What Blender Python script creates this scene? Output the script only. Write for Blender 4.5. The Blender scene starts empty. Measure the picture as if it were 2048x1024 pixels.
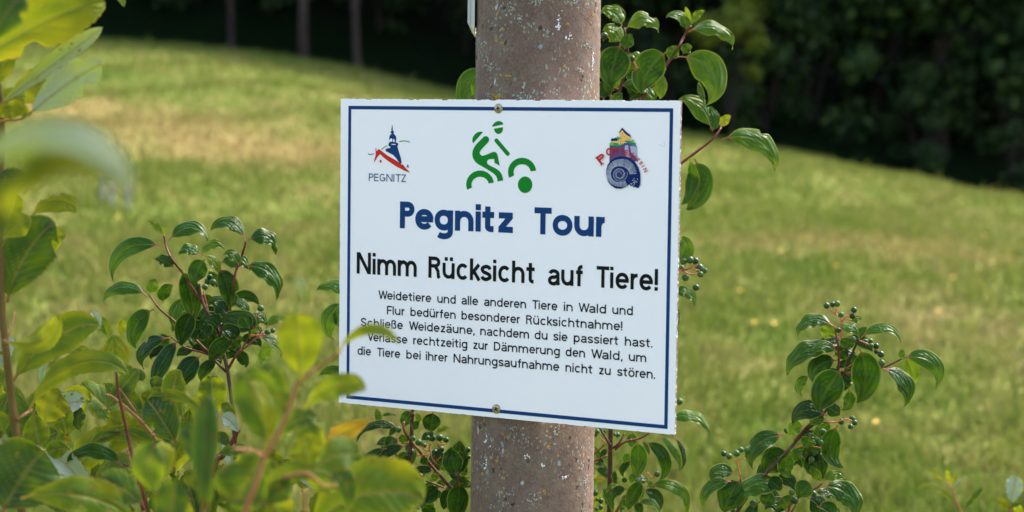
import bpy, bmesh, math, random
import numpy as np
from mathutils import Vector, Matrix, noise
from mathutils.geometry import tessellate_polygon

PI = math.pi
SC = bpy.context.scene
COL = SC.collection
R_ = random.Random(7)

# ------------------------------------------------------------------ camera, sky, sun, exposure
F_PX = 4000.0                       # focal length in pixels of a 2048 px wide frame
PITCH, ROLL = 0.0659, 0.0125
cp, sp = math.cos(PITCH), math.sin(PITCH)
c_fwd = Vector((0, cp, -sp)); c_r0 = Vector((1, 0, 0)); c_u0 = Vector((0, sp, cp))
c_right = math.cos(ROLL) * c_r0 + math.sin(ROLL) * c_u0
c_up = -math.sin(ROLL) * c_r0 + math.cos(ROLL) * c_u0
cam_data = bpy.data.cameras.new('camera')
cam = bpy.data.objects.new('camera', cam_data); COL.objects.link(cam)
cam.matrix_world = Matrix(((c_right.x, c_up.x, -c_fwd.x, 0), (c_right.y, c_up.y, -c_fwd.y, 0),
                           (c_right.z, c_up.z, -c_fwd.z, 0), (0, 0, 0, 1)))
cam_data.sensor_width = 36.0
cam_data.lens = F_PX / 2048 * 36.0
cam_data.clip_start = 0.05; cam_data.clip_end = 600
cam_data.dof.use_dof = True
cam_data.dof.focus_distance = 2.60
cam_data.dof.aperture_fstop = 5.0
cam_data.dof.aperture_blades = 7
SC.camera = cam

SUN_DIR = Vector((0.50, 0.42, 0.80)).normalized()
world = bpy.data.worlds.new('World'); SC.world = world; world.use_nodes = True
wn = world.node_tree.nodes; wl = world.node_tree.links
bg = wn['Background']
sky = wn.new('ShaderNodeTexSky'); sky.sky_type = 'NISHITA'; sky.sun_disc = False
sky.sun_elevation = math.asin(SUN_DIR.z); sky.sun_rotation = math.atan2(SUN_DIR.x, SUN_DIR.y)
sky.air_density = 1.0; sky.dust_density = 3.5; sky.ozone_density = 0.6
hs = wn.new('ShaderNodeHueSaturation'); hs.inputs['Saturation'].default_value = 0.9
wl.new(sky.outputs[0], hs.inputs['Color']); wl.new(hs.outputs[0], bg.inputs[0])
bg.inputs[1].default_value = 0.15
sun_d = bpy.data.lights.new('sun', 'SUN'); sun_d.energy = 2.0; sun_d.angle = math.radians(9); sun_d.color = (1, .94, .84)
sun = bpy.data.objects.new('sun', sun_d); COL.objects.link(sun)
sun.rotation_euler = SUN_DIR.to_track_quat('Z', 'Y').to_euler(); sun.location = (20, 15, 30)
SC.view_settings.view_transform = 'Standard'; SC.view_settings.look = 'None'
SC.view_settings.exposure = 1.94; SC.view_settings.gamma = 1
try: SC.view_settings.use_curve_mapping = False
except Exception: pass
SC.render.engine = 'CYCLES'
SC.cycles.use_denoising = True
SC.cycles.max_bounces = 6; SC.cycles.diffuse_bounces = 3; SC.cycles.glossy_bounces = 2
SC.cycles.transmission_bounces = 4; SC.cycles.sample_clamp_indirect = 4

# ------------------------------------------------------------------ helpers
def ray(px, py):
    return c_fwd + c_right * ((px - 1024) / F_PX) - c_up * ((py - 512) / F_PX)
def at(px, py, Y):
    """the point seen at a pixel of the photograph, at distance Y ahead of the camera"""
    d = ray(px, py); return d * (Y / d.y)
def new_obj(name, verts, faces, mat=None, parent=None, smooth=True, mats=None, fmat=None):
    me = bpy.data.meshes.new(name); me.from_pydata([tuple(v) for v in verts], [], faces)
    if mats:
        for m in mats: me.materials.append(m)
        if fmat is not None: me.polygons.foreach_set('material_index', fmat)
    elif mat: me.materials.append(mat)
    if smooth: me.polygons.foreach_set('use_smooth', [True] * len(me.polygons))
    me.update()
    o = bpy.data.objects.new(name, me); COL.objects.link(o)
    if parent: o.parent = parent
    return o
def tag(o, label=None, cat=None, group=None, kind=None):
    if label: o['label'] = label
    if cat: o['category'] = cat
    if group: o['group'] = group
    if kind: o['kind'] = kind
    return o
def empty(name, loc, label, cat, group=None):
    o = bpy.data.objects.new(name, None); COL.objects.link(o); o.location = loc; o.empty_display_size = .1
    return tag(o, label, cat, group)
class MB:
    def __init__(s): s.v = []; s.f = []; s.m = []
    def add(s, vs, fs, mi=0):
        b = len(s.v); s.v += [Vector(v) for v in vs]; s.f += [tuple(i + b for i in f) for f in fs]; s.m += [mi] * len(fs)
    def tube(s, pts, r0, r1, n=8, mi=0, cap=True, wob=0):
        pts = [Vector(p) for p in pts]; N = len(pts); rings = []; up = None
        for i, p in enumerate(pts):
            t = (pts[min(i + 1, N - 1)] - pts[max(i - 1, 0)]).normalized()
            if up is None: up = t.orthogonal().normalized()
            a = (up - t * up.dot(t)).normalized(); up = a; b = t.cross(a)
            r = r0 + (r1 - r0) * i / max(1, N - 1)
            if wob: r *= 1 + wob * noise.noise(p * 9)
            rings.append([p + (a * math.cos(2 * PI * k / n) + b * math.sin(2 * PI * k / n)) * r for k in range(n)])
        vs = [q for rg in rings for q in rg]
        fs = [(i * n + k, i * n + (k + 1) % n, (i + 1) * n + (k + 1) % n, (i + 1) * n + k) for i in range(N - 1) for k in range(n)]
        if cap: fs.append(tuple(range(n - 1, -1, -1))); fs.append(tuple((N - 1) * n + k for k in range(n)))
        s.add(vs, fs, mi)
    def box(s, c, d, mi=0):
        c = Vector(c); x, y, z = d[0] / 2, d[1] / 2, d[2] / 2
        vs = [c + Vector((i, j, k)) for i in (-x, x) for j in (-y, y) for k in (-z, z)]
        s.add(vs, [(0, 1, 3, 2), (4, 6, 7, 5), (0, 4, 5, 1), (2, 3, 7, 6), (0, 2, 6, 4), (1, 5, 7, 3)], mi)
    def build(s, name, mats, parent=None, smooth=True, origin=None):
        v = s.v if origin is None else [q - origin for q in s.v]
        mats = mats if isinstance(mats, (list, tuple)) else [mats]
        return new_obj(name, v, s.f, None, parent, smooth, mats, s.m)
def smooth_line(pts, k=4):
    """Catmull-Rom through the points"""
    pts = [Vector(p) for p in pts]; P = [pts[0] * 2 - pts[1]] + pts + [pts[-1] * 2 - pts[-2]]; out = []
    for i in range(1, len(P) - 2):
        for j in range(k):
            t = j / k; a, b, c, d = P[i - 1], P[i], P[i + 1], P[i + 2]
            out.append(.5 * ((2 * b) + (c - a) * t + (2 * a - 5 * b + 4 * c - d) * t * t + (3 * b - a - 3 * c + d) * t ** 3))
    out.append(pts[-1]); return out

# ------------------------------------------------------------------ materials
def mat(name, col=(.5, .5, .5), rough=.6, spec=.5, metal=0):
    m = bpy.data.materials.new(name); m.use_nodes = True
    p = m.node_tree.nodes['Principled BSDF']
    p.inputs['Base Color'].default_value = (*col, 1); p.inputs['Roughness'].default_value = rough
    p.inputs['Metallic'].default_value = metal
    p.inputs['Specular IOR Level'].default_value = spec
    return m
class NT:
    def __init__(s, m): s.t = m.node_tree; s.n = s.t.nodes; s.l = s.t.links; s.p = s.n.get('Principled BSDF')
    def node(s, ty, **kw):
        n = s.n.new(ty)
        for k, v in kw.items(): setattr(n, k, v)
        return n
    def set(s, sock, v):
        if isinstance(v, bpy.types.NodeSocket): s.l.new(v, sock)
        elif isinstance(v, tuple) and len(v) == 3 and sock.type == 'RGBA': sock.default_value = (*v, 1)
        else: sock.default_value = v
    def mix(s, fac, a, b, mode='MIX'):
        n = s.node('ShaderNodeMix', data_type='RGBA', blend_type=mode)
        s.set(n.inputs[0], fac); s.set(n.inputs[6], a); s.set(n.inputs[7], b); return n.outputs[2]
    def math(s, op, a, b=None, c=None, clamp=False):
        n = s.node('ShaderNodeMath', operation=op, use_clamp=clamp); s.set(n.inputs[0], a)
        if b is not None: s.set(n.inputs[1], b)
        if c is not None: s.set(n.inputs[2], c)
        return n.outputs[0]
    def noise(s, vec, scale, detail=4, rough=.55, dist=0, out=0):
        n = s.node('ShaderNodeTexNoise'); s.set(n.inputs['Vector'], vec) if vec is not None else None
        n.inputs['Scale'].default_value = scale; n.inputs['Detail'].default_value = detail
        n.inputs['Roughness'].default_value = rough; n.inputs['Distortion'].default_value = dist; return n.outputs[out]
    def voronoi(s, vec, scale, out=0, rnd=1, feature='F1'):
        n = s.node('ShaderNodeTexVoronoi', feature=feature); s.set(n.inputs['Vector'], vec)
        n.inputs['Scale'].default_value = scale; n.inputs['Randomness'].default_value = rnd; return n.outputs[out]
    def ramp(s, f, stops):
        n = s.node('ShaderNodeValToRGB'); s.set(n.inputs[0], f); e = n.color_ramp.elements
        while len(e) < len(stops): e.new(.5)
        for i, (p, c) in enumerate(stops):
            e[i].position = p; e[i].color = (*c, 1) if isinstance(c, tuple) else (c, c, c, 1)
        return n.outputs[0]
    def maprange(s, v, a, b, c=0, d=1):
        n = s.node('ShaderNodeMapRange'); s.set(n.inputs[0], v)
        for i, q in enumerate((a, b, c, d)): n.inputs[i + 1].default_value = q
        return n.outputs[0]
    def coord(s, which='Object'):
        return s.node('ShaderNodeTexCoord').outputs[which]
    def pos(s): return s.node('ShaderNodeNewGeometry').outputs['Position']
    def mapping(s, vec, scale=(1, 1, 1), loc=(0, 0, 0)):
        n = s.node('ShaderNodeMapping'); s.set(n.inputs[0], vec); n.inputs['Scale'].default_value = scale; n.inputs['Location'].default_value = loc; return n.outputs[0]
    def bump(s, h, strength=.5, dist=.01, normal=None):
        n = s.node('ShaderNodeBump'); s.set(n.inputs['Height'], h); n.inputs['Strength'].default_value = strength; n.inputs['Distance'].default_value = dist
        if normal is not None: s.set(n.inputs['Normal'], normal)
        return n.outputs[0]
    def attr(s, name):
        n = s.node('ShaderNodeAttribute', attribute_name=name); return n

def leaf_material(name, dark, mid, yellow, under, vein, trans, rough=.36, spots=.0, rug=0., tw=.24, bs=.7):
    m = mat(name, spec=.10); t = NT(m); p = t.p
    a = t.attr('leafdata'); sep = t.node('ShaderNodeSeparateColor'); t.l.new(a.outputs['Color'], sep.inputs[0])
    v_, e_, tone = sep.outputs[0], sep.outputs[1], t.math('MULTIPLY', sep.outputs[2], 1.4); pet = a.outputs['Alpha']
    pos = t.pos()
    n1 = t.noise(pos, 45, 4, .6); n2 = t.noise(pos, 160, 3, .6)
    tn = t.math('ADD', tone, t.math('MULTIPLY', t.math('SUBTRACT', n1, .5), .80 if rug else .5))
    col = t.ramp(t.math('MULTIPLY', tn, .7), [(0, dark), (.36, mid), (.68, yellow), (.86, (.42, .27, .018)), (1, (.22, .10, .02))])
    col = t.mix(t.math('MULTIPLY', v_, t.maprange(tone, 0, .5, .28, .6)), col, t.mix(t.maprange(tone, .5, .8), vein, mid))
    col = t.mix(t.math('MULTIPLY', e_, .6), col, (.30, .30, .06))
    uc = t.mix(t.math('MULTIPLY', v_, .75), t.mix(t.maprange(tone, .3, 1.0, 0, .75), under, yellow), vein)
    bf = t.node('ShaderNodeNewGeometry').outputs['Backfacing']
    col = t.mix(bf, col, uc)
    if spots:
        sv = t.voronoi(t.noise(pos, 20, 2, .5, 0, 1), 9)
        vo = t.voronoi(pos, 95); big = t.maprange(t.noise(pos, 24, 2), .50, .60)
        sp_ = t.math('MULTIPLY', t.maprange(vo, .30, .16, 0, 1), big)
        col = t.mix(t.math('MULTIPLY', sp_, spots), col, (.10, .035, .012))
        blot = t.maprange(t.noise(pos, 38, 3, .6), .66, .76)
        col = t.mix(t.math('MULTIPLY', e_, t.maprange(t.noise(pos, 60, 3), .48, .56)), col, (.14, .06, .015))
        col = t.mix(t.math('MULTIPLY', blot, spots * .7), col, (.30, .16, .02))
    col = t.mix(pet, col, (.20, .06, .04))
    t.set(p.inputs['Base Color'], col)
    t.set(p.inputs['Roughness'], t.math('ADD', t.math('MULTIPLY', n2, .25), rough - .18))
    h = t.math('ADD', t.math('MULTIPLY', v_, -1.0), t.math('MULTIPLY', t.noise(pos, 420 if not rug else 260, 3, .7), .5 + rug))
    t.set(p.inputs['Normal'], t.bump(h, bs, .0012))
    tr = t.node('ShaderNodeBsdfTranslucent')
    tc = t.mix(t.maprange(tone, 0, 1.0), trans, tuple(min(1, q * 1.25) for q in yellow)); tc = t.mix(t.maprange(tone, 1.02, 1.15), tc, (.32, .18, .010)); tc = t.mix(t.math('MULTIPLY', v_, .5), tc, (.20, .20, .04))
    t.set(tr.inputs[0], tc)
    ms = t.node('ShaderNodeMixShader'); t.set(ms.inputs[0], t.maprange(tone, 0, .8, tw * .25, tw * 1.5)); t.l.new(p.outputs[0], ms.inputs[1]); t.l.new(tr.outputs[0], ms.inputs[2])
    t.l.new(ms.outputs[0], t.n['Material Output'].inputs[0])
    return m
M = {}
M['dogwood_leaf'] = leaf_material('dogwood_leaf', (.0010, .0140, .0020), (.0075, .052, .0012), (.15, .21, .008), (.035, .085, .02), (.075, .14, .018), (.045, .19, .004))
M['willow_leaf'] = leaf_material('willow_leaf', (.009, .042, .012), (.048, .105, .007), (.235, .225, .006), (.33, .38, .28), (.34, .25, .06), (.13, .25, .006), rough=.5, spots=1.0, rug=.6, tw=.36, bs=.9)
def bark(name, a, b, scale=60, rough=.6, sp_col=None):
    m = mat(name, a, rough, .2); t = NT(m); q = t.pos(); n = t.noise(t.mapping(q, (1, 1, .25)), scale, 5, .65)
    c = t.ramp(n, [(.3, a), (.7, b)])
    if sp_col: c = t.mix(t.maprange(t.noise(q, scale * 3, 2), .62, .7), c, sp_col)
    t.set(t.p.inputs['Base Color'], c); t.set(t.p.inputs['Normal'], t.bump(n, .4, .002)); return m
M['dog_bark'] = bark('dogwood_bark', (.03, .014, .010), (.085, .040, .026), 90, .5, (.13, .09, .06))
M['dog_twig'] = bark('dogwood_twig', (.085, .016, .010), (.15, .042, .024), 120, .45)
M['stalk'] = bark('berry_stalk', (.36, .055, .035), (.45, .14, .07), 150, .5)
M['wil_bark'] = bark('willow_bark', (.055, .040, .010), (.14, .080, .018), 60, .5)
M['wil_twig'] = bark('willow_twig', (.24, .085, .035), (.34, .17, .055), 90, .5)
m = mat('berry', (.02, .06, .025), .28, .25); t = NT(m); q = t.pos(); n = t.noise(q, 120, 3)
rnd = t.node('ShaderNodeObjectInfo').outputs['Random']; n = t.math('ADD', t.math('MULTIPLY', n, .6), t.math('MULTIPLY', rnd, .4)); t.set(t.p.inputs['Roughness'], t.math('ADD', .25, t.math('MULTIPLY', rnd, .3)))
t.set(t.p.inputs['Base Color'], t.mix(t.maprange(t.noise(q, 500, 2), .58, .7, 0, .55), t.ramp(n, [(.3, (.005, .030, .008)), (.7, (.035, .095, .015))]), (.10, .18, .05))); M['berry'] = m
M['berry_tip'] = mat('berry_tip', (.02, .012, .008), .8)

# ------------------------------------------------------------------ terrain
Y_EDGE = 48.0
edge_px = [(-500, 62), (-150, 66), (200, 76), (463, 97), (605, 114), (713, 134), (940, 192), (1150, 228), (1360, 263), (1480, 283), (1600, 306), (1700, 333), (1800, 364), (1920, 394), (2048, 424), (2350, 505)]
_ep = [at(x, y, Y_EDGE) for x, y in edge_px]
EX = np.array([p.x for p in _ep]); EZ = np.array([p.z for p in _ep])
EX = np.concatenate([[EX[0] - 60], EX, [EX[-1] + 60]]); EZ = np.concatenate([[EZ[0] + 2], EZ, [EZ[-1] - 9]])
EYE = 1.55
def terrain(x, y):
    x = np.asarray(x, float); y = np.asarray(y, float)
    ze = np.zeros_like(x)
    for k in (-1.2, -.6, 0, .6, 1.2): ze = ze + np.interp(x + k, EX, EZ) / 5
    s = np.clip(y / Y_EDGE, -.3, 1)
    z = -EYE + (ze + EYE) * s
    back = np.clip(y - Y_EDGE - 1.0, 0, None)
    z = z + .42 * back
    fade = np.clip((y - 4) / 8, 0, 1) * np.clip((Y_EDGE - y) / 10, 0, 1)
    z = z + fade * (.07 * np.sin(x * .8 + y * .33) + .05 * np.sin(x * 1.9 - y * .7 + 1.3))
    return z
def ground_hit(px, py):
    d = ray(px, py); Y = 4.0
    while Y < 90:
        p = d * (Y / d.y)
        if p.z < float(terrain(p.x, p.y)): return p
        Y += .05
    return d * (40 / d.y)

DRY = [(ground_hit(px, py), rx, ry) for px, py, rx, ry in ((330, 255, 3.8, 3.6), (560, 312, 2.2, 2.4), (140, 215, 2.0, 2.2), (1780, 490, 1.6, .9))]
def meadow_colour(t, vec):
    big = t.noise(t.mapping(vec, (.55, .30, 0)), .9, 5, .62, .6)
    sm = t.noise(t.mapping(vec, (1, .55, 0)), 3.2, 4, .6, .4)
    f = t.math('ADD', t.math('MULTIPLY', big, .50), t.math('MULTIPLY', sm, .50))
    c = t.ramp(f, [(.30, (.068, .112, .014)), (.42, (.098, .142, .020)), (.50, (.138, .162, .031)), (.58, (.186, .178, .052)), (.70, (.29, .215, .105))])
    rag = t.noise(t.mapping(vec, (1, .6, 0)), 2.2, 4, .65)
    for p, rx, ry in DRY:
        mp = t.node('ShaderNodeVectorMath', operation='LENGTH'); t.l.new(t.mapping(vec, (1 / rx, 1 / ry, 0), (-p.x / rx, -p.y / ry, 0)), mp.inputs[0])
        k = t.maprange(t.math('ADD', mp.outputs['Value'], t.math('MULTIPLY', t.math('SUBTRACT', rag, .5), 2.6)), 1.25, .25, 0, .45)
        c = t.mix(k, c, (.34, .225, .10))
    return c, sm
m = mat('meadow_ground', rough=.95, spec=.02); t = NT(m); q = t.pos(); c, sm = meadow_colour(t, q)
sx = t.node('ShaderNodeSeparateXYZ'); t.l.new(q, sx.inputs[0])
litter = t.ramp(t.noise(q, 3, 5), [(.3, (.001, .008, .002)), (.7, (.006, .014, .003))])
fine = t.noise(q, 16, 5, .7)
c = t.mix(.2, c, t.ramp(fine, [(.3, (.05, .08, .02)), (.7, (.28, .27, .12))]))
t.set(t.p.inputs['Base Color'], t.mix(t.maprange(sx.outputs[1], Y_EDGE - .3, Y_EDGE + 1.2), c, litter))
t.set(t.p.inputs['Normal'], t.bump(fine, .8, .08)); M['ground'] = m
m = mat('grass_blades', rough=.8, spec=.03); t = NT(m); q = t.pos(); c, sm = meadow_colour(t, q)
a = t.attr('bladedata'); sc_ = t.node('ShaderNodeSeparateColor'); t.l.new(a.outputs['Color'], sc_.inputs[0])
c = t.mix(t.math('MULTIPLY', sc_.outputs[0], .36), c, t.ramp(sc_.outputs[1], [(0, (.035, .095, .008)), (.5, (.11, .175, .016)), (.8, (.28, .25, .08)), (1, (.44, .34, .17))]))
t.set(t.p.inputs['Base Color'], c)
tr = t.node('ShaderNodeBsdfTranslucent'); t.set(tr.inputs[0], c); ms = t.node('ShaderNodeMixShader'); ms.inputs[0].default_value = .35
t.l.new(t.p.outputs[0], ms.inputs[1]); t.l.new(tr.outputs[0], ms.inputs[2]); t.l.new(ms.outputs[0], t.n['Material Output'].inputs[0]); M['blade'] = m

def build_ground():
    xs = np.concatenate([np.arange(-90, -24, 6), np.arange(-24, 24.1, .75), np.arange(30, 91, 6)])
    ys = np.concatenate([np.arange(-20, 0, 4), np.arange(0, 62, .75), np.arange(62, 150, 5)])
    X, Y = np.meshgrid(xs, ys); Z = terrain(X, Y)
    nx, ny = len(xs), len(ys)
    v = np.stack([X.ravel(), Y.ravel(), Z.ravel()], 1)
    f = [(j * nx + i, j * nx + i + 1, (j + 1) * nx + i + 1, (j + 1) * nx + i) for j in range(ny - 1) for i in range(nx - 1)]
    o = new_obj('meadow_ground', v.tolist(), f, M['ground']); tag(o, kind='structure', label='sloping meadow of green and straw coloured grass rising to the forest')
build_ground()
def build_grass():
    rg = np.random.default_rng(3); N = 210000
    u = rg.random(N); y = 5.0 * (Y_EDGE + 1.5 - 0) ** 0 * np.exp(u * math.log((Y_EDGE + .8) / 5.0))
    x = (rg.random(N) - .5) * (.66 * y + 2.5)
    # clumping
    cl = np.sin(x * 5.1 + 2 * np.sin(y * 3.3)) * np.sin(y * 4.3 + 2 * np.sin(x * 2.7))
    z = terrain(x, y)
    h = (.03 + .065 * rg.random(N) ** 2) * (1 + .5 * cl); h[rg.random(N) < .02] *= 2.4
    w = (.0025 + .0035 * rg.random(N)) * (1 + y / 16)
    an = rg.random(N) * PI; le = rg.normal(0, .8, N) * h; la = rg.random(N) * 2 * PI
    dx, dy = np.cos(an) * w, np.sin(an) * w
    lx, ly = np.cos(la) * le, np.sin(la) * le
    V = np.empty((N, 5, 3))
    V[:, 0] = np.stack([x - dx, y - dy, z - .01], 1); V[:, 1] = np.stack([x + dx, y + dy, z - .01], 1)
    V[:, 2] = np.stack([x + lx * .4 + dx * .8, y + ly * .4 + dy * .8, z + h * .6], 1); V[:, 3] = np.stack([x + lx * .4 - dx * .8, y + ly * .4 - dy * .8, z + h * .6], 1)
    V[:, 4] = np.stack([x + lx, y + ly, z + h], 1)
    me = bpy.data.meshes.new('meadow_grass'); me.vertices.add(N * 5); me.vertices.foreach_set('co', V.ravel())
    idx = (np.arange(N)[:, None] * 5 + np.array([0, 1, 2, 3, 3, 2, 4])[None, :]).ravel()
    me.loops.add(N * 7); me.loops.foreach_set('vertex_index', idx.astype(np.int32))
    me.polygons.add(N * 2); st = (np.arange(N)[:, None] * 7 + np.array([0, 4])[None, :]).ravel()
    me.polygons.foreach_set('loop_start', st.astype(np.int32))
    try: me.polygons.foreach_set('loop_total', np.tile([4, 3], N).astype(np.int32))
    except Exception: pass
    me.update(calc_edges=True)
    at_ = me.attributes.new('bladedata', 'FLOAT_COLOR', 'POINT'); c = np.ones((N, 5, 4)); c[:, :, 0] = rg.random(N)[:, None]; c[:, :, 1] = rg.random(N)[:, None]
    at_.data.foreach_set('color', c.ravel()); me.materials.append(M['blade'])
    o = bpy.data.objects.new('meadow_grass', me); COL.objects.link(o); tag(o, 'short mown grass blades covering the sloping meadow', 'grass', kind='stuff')
build_grass()

# ------------------------------------------------------------------ forest
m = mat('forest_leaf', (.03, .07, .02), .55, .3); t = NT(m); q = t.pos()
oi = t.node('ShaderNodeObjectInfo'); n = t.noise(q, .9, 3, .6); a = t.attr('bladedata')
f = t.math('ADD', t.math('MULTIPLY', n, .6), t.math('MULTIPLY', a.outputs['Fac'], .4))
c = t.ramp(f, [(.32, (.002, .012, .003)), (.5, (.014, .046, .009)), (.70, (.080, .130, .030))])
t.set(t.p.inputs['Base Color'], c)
tr = t.node('ShaderNodeBsdfTranslucent'); t.set(tr.inputs[0], c); ms = t.node('ShaderNodeMixShader'); ms.inputs[0].default_value = .25
t.l.new(t.p.outputs[0], ms.inputs[1]); t.l.new(tr.outputs[0], ms.inputs[2]); t.l.new(ms.outputs[0], t.n['Material Output'].inputs[0]); M['f_leaf'] = m
M['f_leaf_y'] = mat('forest_leaf_yellow', (.12, .15, .008), .55, .3)
M['f_bark'] = bark('forest_bark', (.018, .012, .010), (.045, .032, .026), 6, .85)
M['f_bark_pale'] = bark('forest_bark_pale', (.020, .014, .011), (.085, .060, .050), 6, .85)
def leaf_cloud(name, blobs, n, size, seed, material):
    rg = np.random.default_rng(seed); B = np.array(blobs, float); wts = B[:, 3] ** 2; wts /= wts.sum()
    b = B[rg.choice(len(B), n, p=wts)]
    d = rg.normal(size=(n, 3)); d /= np.linalg.norm(d, axis=1)[:, None]
    r = b[:, 3] * (.2 + 1.15 * rg.random(n)); c = b[:, :3] + d * r[:, None] * np.array([1, 1, .72])
    A = rg.normal(size=(n, 3)); A /= np.linalg.norm(A, axis=1)[:, None]
    C = np.cross(A, d + rg.normal(size=(n, 3)) * .7); C /= np.linalg.norm(C, axis=1)[:, None] + 1e-9
    s = size * (.6 + .8 * rg.random(n))[:, None]
    V = np.stack([c - A * s, c - C * s * .5, c + A * s, c + C * s * .5], 1)
    me = bpy.data.meshes.new(name); me.vertices.add(n * 4); me.vertices.foreach_set('co', V.ravel())
    me.loops.add(n * 4); me.loops.foreach_set('vertex_index', np.arange(n * 4, dtype=np.int32))
    me.polygons.add(n); me.polygons.foreach_set('loop_start', np.arange(0, n * 4, 4, dtype=np.int32))
    try: me.polygons.foreach_set('loop_total', np.full(n, 4, dtype=np.int32))
    except Exception: pass
    me.update(calc_edges=True)
    at_ = me.attributes.new('bladedata', 'FLOAT_COLOR', 'POINT'); q = np.repeat(rg.random(n), 4); at_.data.foreach_set('color', np.stack([q, q, q, q * 0 + 1], 1).ravel())
    me.materials.append(material); return me
def crown_blobs(rr, z0, z1, R, n):
    out = []
    for i in range(n):
        f = rr.random(); z = z0 + (z1 - z0) * f; w = R * math.sin(PI * min(.97, .18 + f * .8)); a = rr.random() * 2 * PI; q = rr.random() ** .5 * w
        out.append((math.cos(a) * q, math.sin(a) * q, z, R * (.28 + .25 * rr.random())))
    return out
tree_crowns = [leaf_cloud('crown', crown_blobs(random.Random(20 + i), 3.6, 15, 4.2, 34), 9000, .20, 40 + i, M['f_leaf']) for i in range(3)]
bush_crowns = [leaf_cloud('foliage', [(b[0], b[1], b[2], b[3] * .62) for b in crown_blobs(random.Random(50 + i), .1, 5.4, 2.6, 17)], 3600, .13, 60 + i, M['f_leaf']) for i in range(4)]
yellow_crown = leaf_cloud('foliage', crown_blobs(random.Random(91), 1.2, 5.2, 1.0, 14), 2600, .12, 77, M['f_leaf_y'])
def tree_meshes(seed, mat_):
    rr = random.Random(seed); tb = MB(); lb = MB()
    pts = [Vector((0, 0, -.4))]; x = y = 0
    for k in range(1, 12):
        x += rr.uniform(-.13, .13); y += rr.uniform(-.1, .1); pts.append(Vector((x, y, k * 1.15)))
    tb.tube(pts, .26, .06, 10, wob=.25)
    for k in range(4):
        a = k * PI / 2 + rr.random(); tb.tube([(0, 0, .35), (math.cos(a) * .25, math.sin(a) * .25, .08), (math.cos(a) * .5, math.sin(a) * .5, -.2)], .12, .05, 6)
    for k in range(9):
        i = rr.randint(3, 10); a = rr.random() * 2 * PI; L = rr.uniform(1.2, 3.0); p = pts[i]; d = Vector((math.cos(a), math.sin(a), .45))
        lb.tube([p, p + d * L * .5 + Vector((0, 0, .15)), p + d * L + Vector((0, 0, .5))], .08, .02, 6)
    a = tb.build('trunk', mat_); b = lb.build('limbs', mat_)
    ms_ = (a.data, b.data); bpy.data.objects.remove(a); bpy.data.objects.remove(b); return ms_
t_dark = [tree_meshes(5 + i, M['f_bark']) for i in range(2)]; t_pale = [tree_meshes(15 + i, M['f_bark_pale']) for i in range(2)]
def link(name, me, parent):
    o = bpy.data.objects.new(name, me); COL.objects.link(o); o.parent = parent; return o
def forest_tree(x, y, s, meshes, crown, label, group, name='forest_tree', sw=1.):
    e = empty(name, (x, y, float(terrain(x, y))), label, 'tree', group); e.rotation_euler.z = R_.random() * 6.28; e.scale = (s * sw, s * sw, s)
    link('trunk', meshes[0], e); link('limbs', meshes[1], e); link('crown', crown, e); return e
for i, (px, py, lab, s, w_) in enumerate([(463, 100, 'thin reddish brown tree trunk at the forest edge, first of three', .8, .4), (605, 117, 'pale brown straight tree trunk at the forest edge, middle of three', .95, .45), (713, 135, 'pale grey slender tree trunk at the forest edge, nearest the sign post', .85, .42)]):
    p = at(px, py, Y_EDGE + .4)
    forest_tree(p.x, Y_EDGE + .4 + i * .2, s, t_dark[0] if i == 0 else t_pale[i % 2], tree_crowns[i], lab, 'tree trunks at the forest edge', sw=w_)
rr = random.Random(12)
for row, (yy, dx) in enumerate([(51, 3.4), (55, 3.2), (60, 3.6), (66, 4.2)]):
    x = -17 - row * 1.5
    while x < 17 + row * 1.5:
        if not (row == 0 and -13.5 < x < -1.5):
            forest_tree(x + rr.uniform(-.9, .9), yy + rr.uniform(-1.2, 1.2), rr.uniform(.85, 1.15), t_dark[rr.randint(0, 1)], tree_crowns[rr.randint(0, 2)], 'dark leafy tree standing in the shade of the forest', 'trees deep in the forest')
        x += dx
def bush(px, Y, s, me, label, group, dz=0, name='forest_shrub'):
    x = at(px, 200, Y).x; e = empty(name, (x, Y, float(terrain(x, Y)) + dz), label, 'shrub', group); e.rotation_euler.z = rr.random() * 6.28; e.scale = (s, s, s)
    tb = MB()
    for k in range(5):
        a = rr.random() * 6.28; tb.tube(smooth_line([(0, 0, -.2), (math.cos(a) * .35, math.sin(a) * .35, 1.3), (math.cos(a) * .9, math.sin(a) * .9, 3.4)], 3), .045, .015, 6)
    tb.build('stems', M['f_bark'], e); link('foliage', me, e); return e
for k, (px, Y, s) in enumerate([(1225, 50.6, .60), (1340, 50.0, .66), (1425, 51.2, .95), (1530, 49.8, .72), (1620, 51.0, 1.0), (1745, 52.6, .80), (1840, 50.2, .45), (1905, 53.0, .9), (2030, 51.0, .75), (2150, 53, .9)]):
    bush(px, Y, s, bush_crowns[k % 4], 'dark green leafy shrub at the forest edge below the trees', 'shrubs along the forest edge')
for k, px in enumerate((-120, 90, 330, 540, 760, 930, 1100)):
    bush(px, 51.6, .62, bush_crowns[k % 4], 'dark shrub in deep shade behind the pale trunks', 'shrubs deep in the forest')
bush(1462, 48.2, .8, yellow_crown, 'yellow green leafy sapling among the dark shrubs', None, dz=.45, name='forest_sapling')

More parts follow.
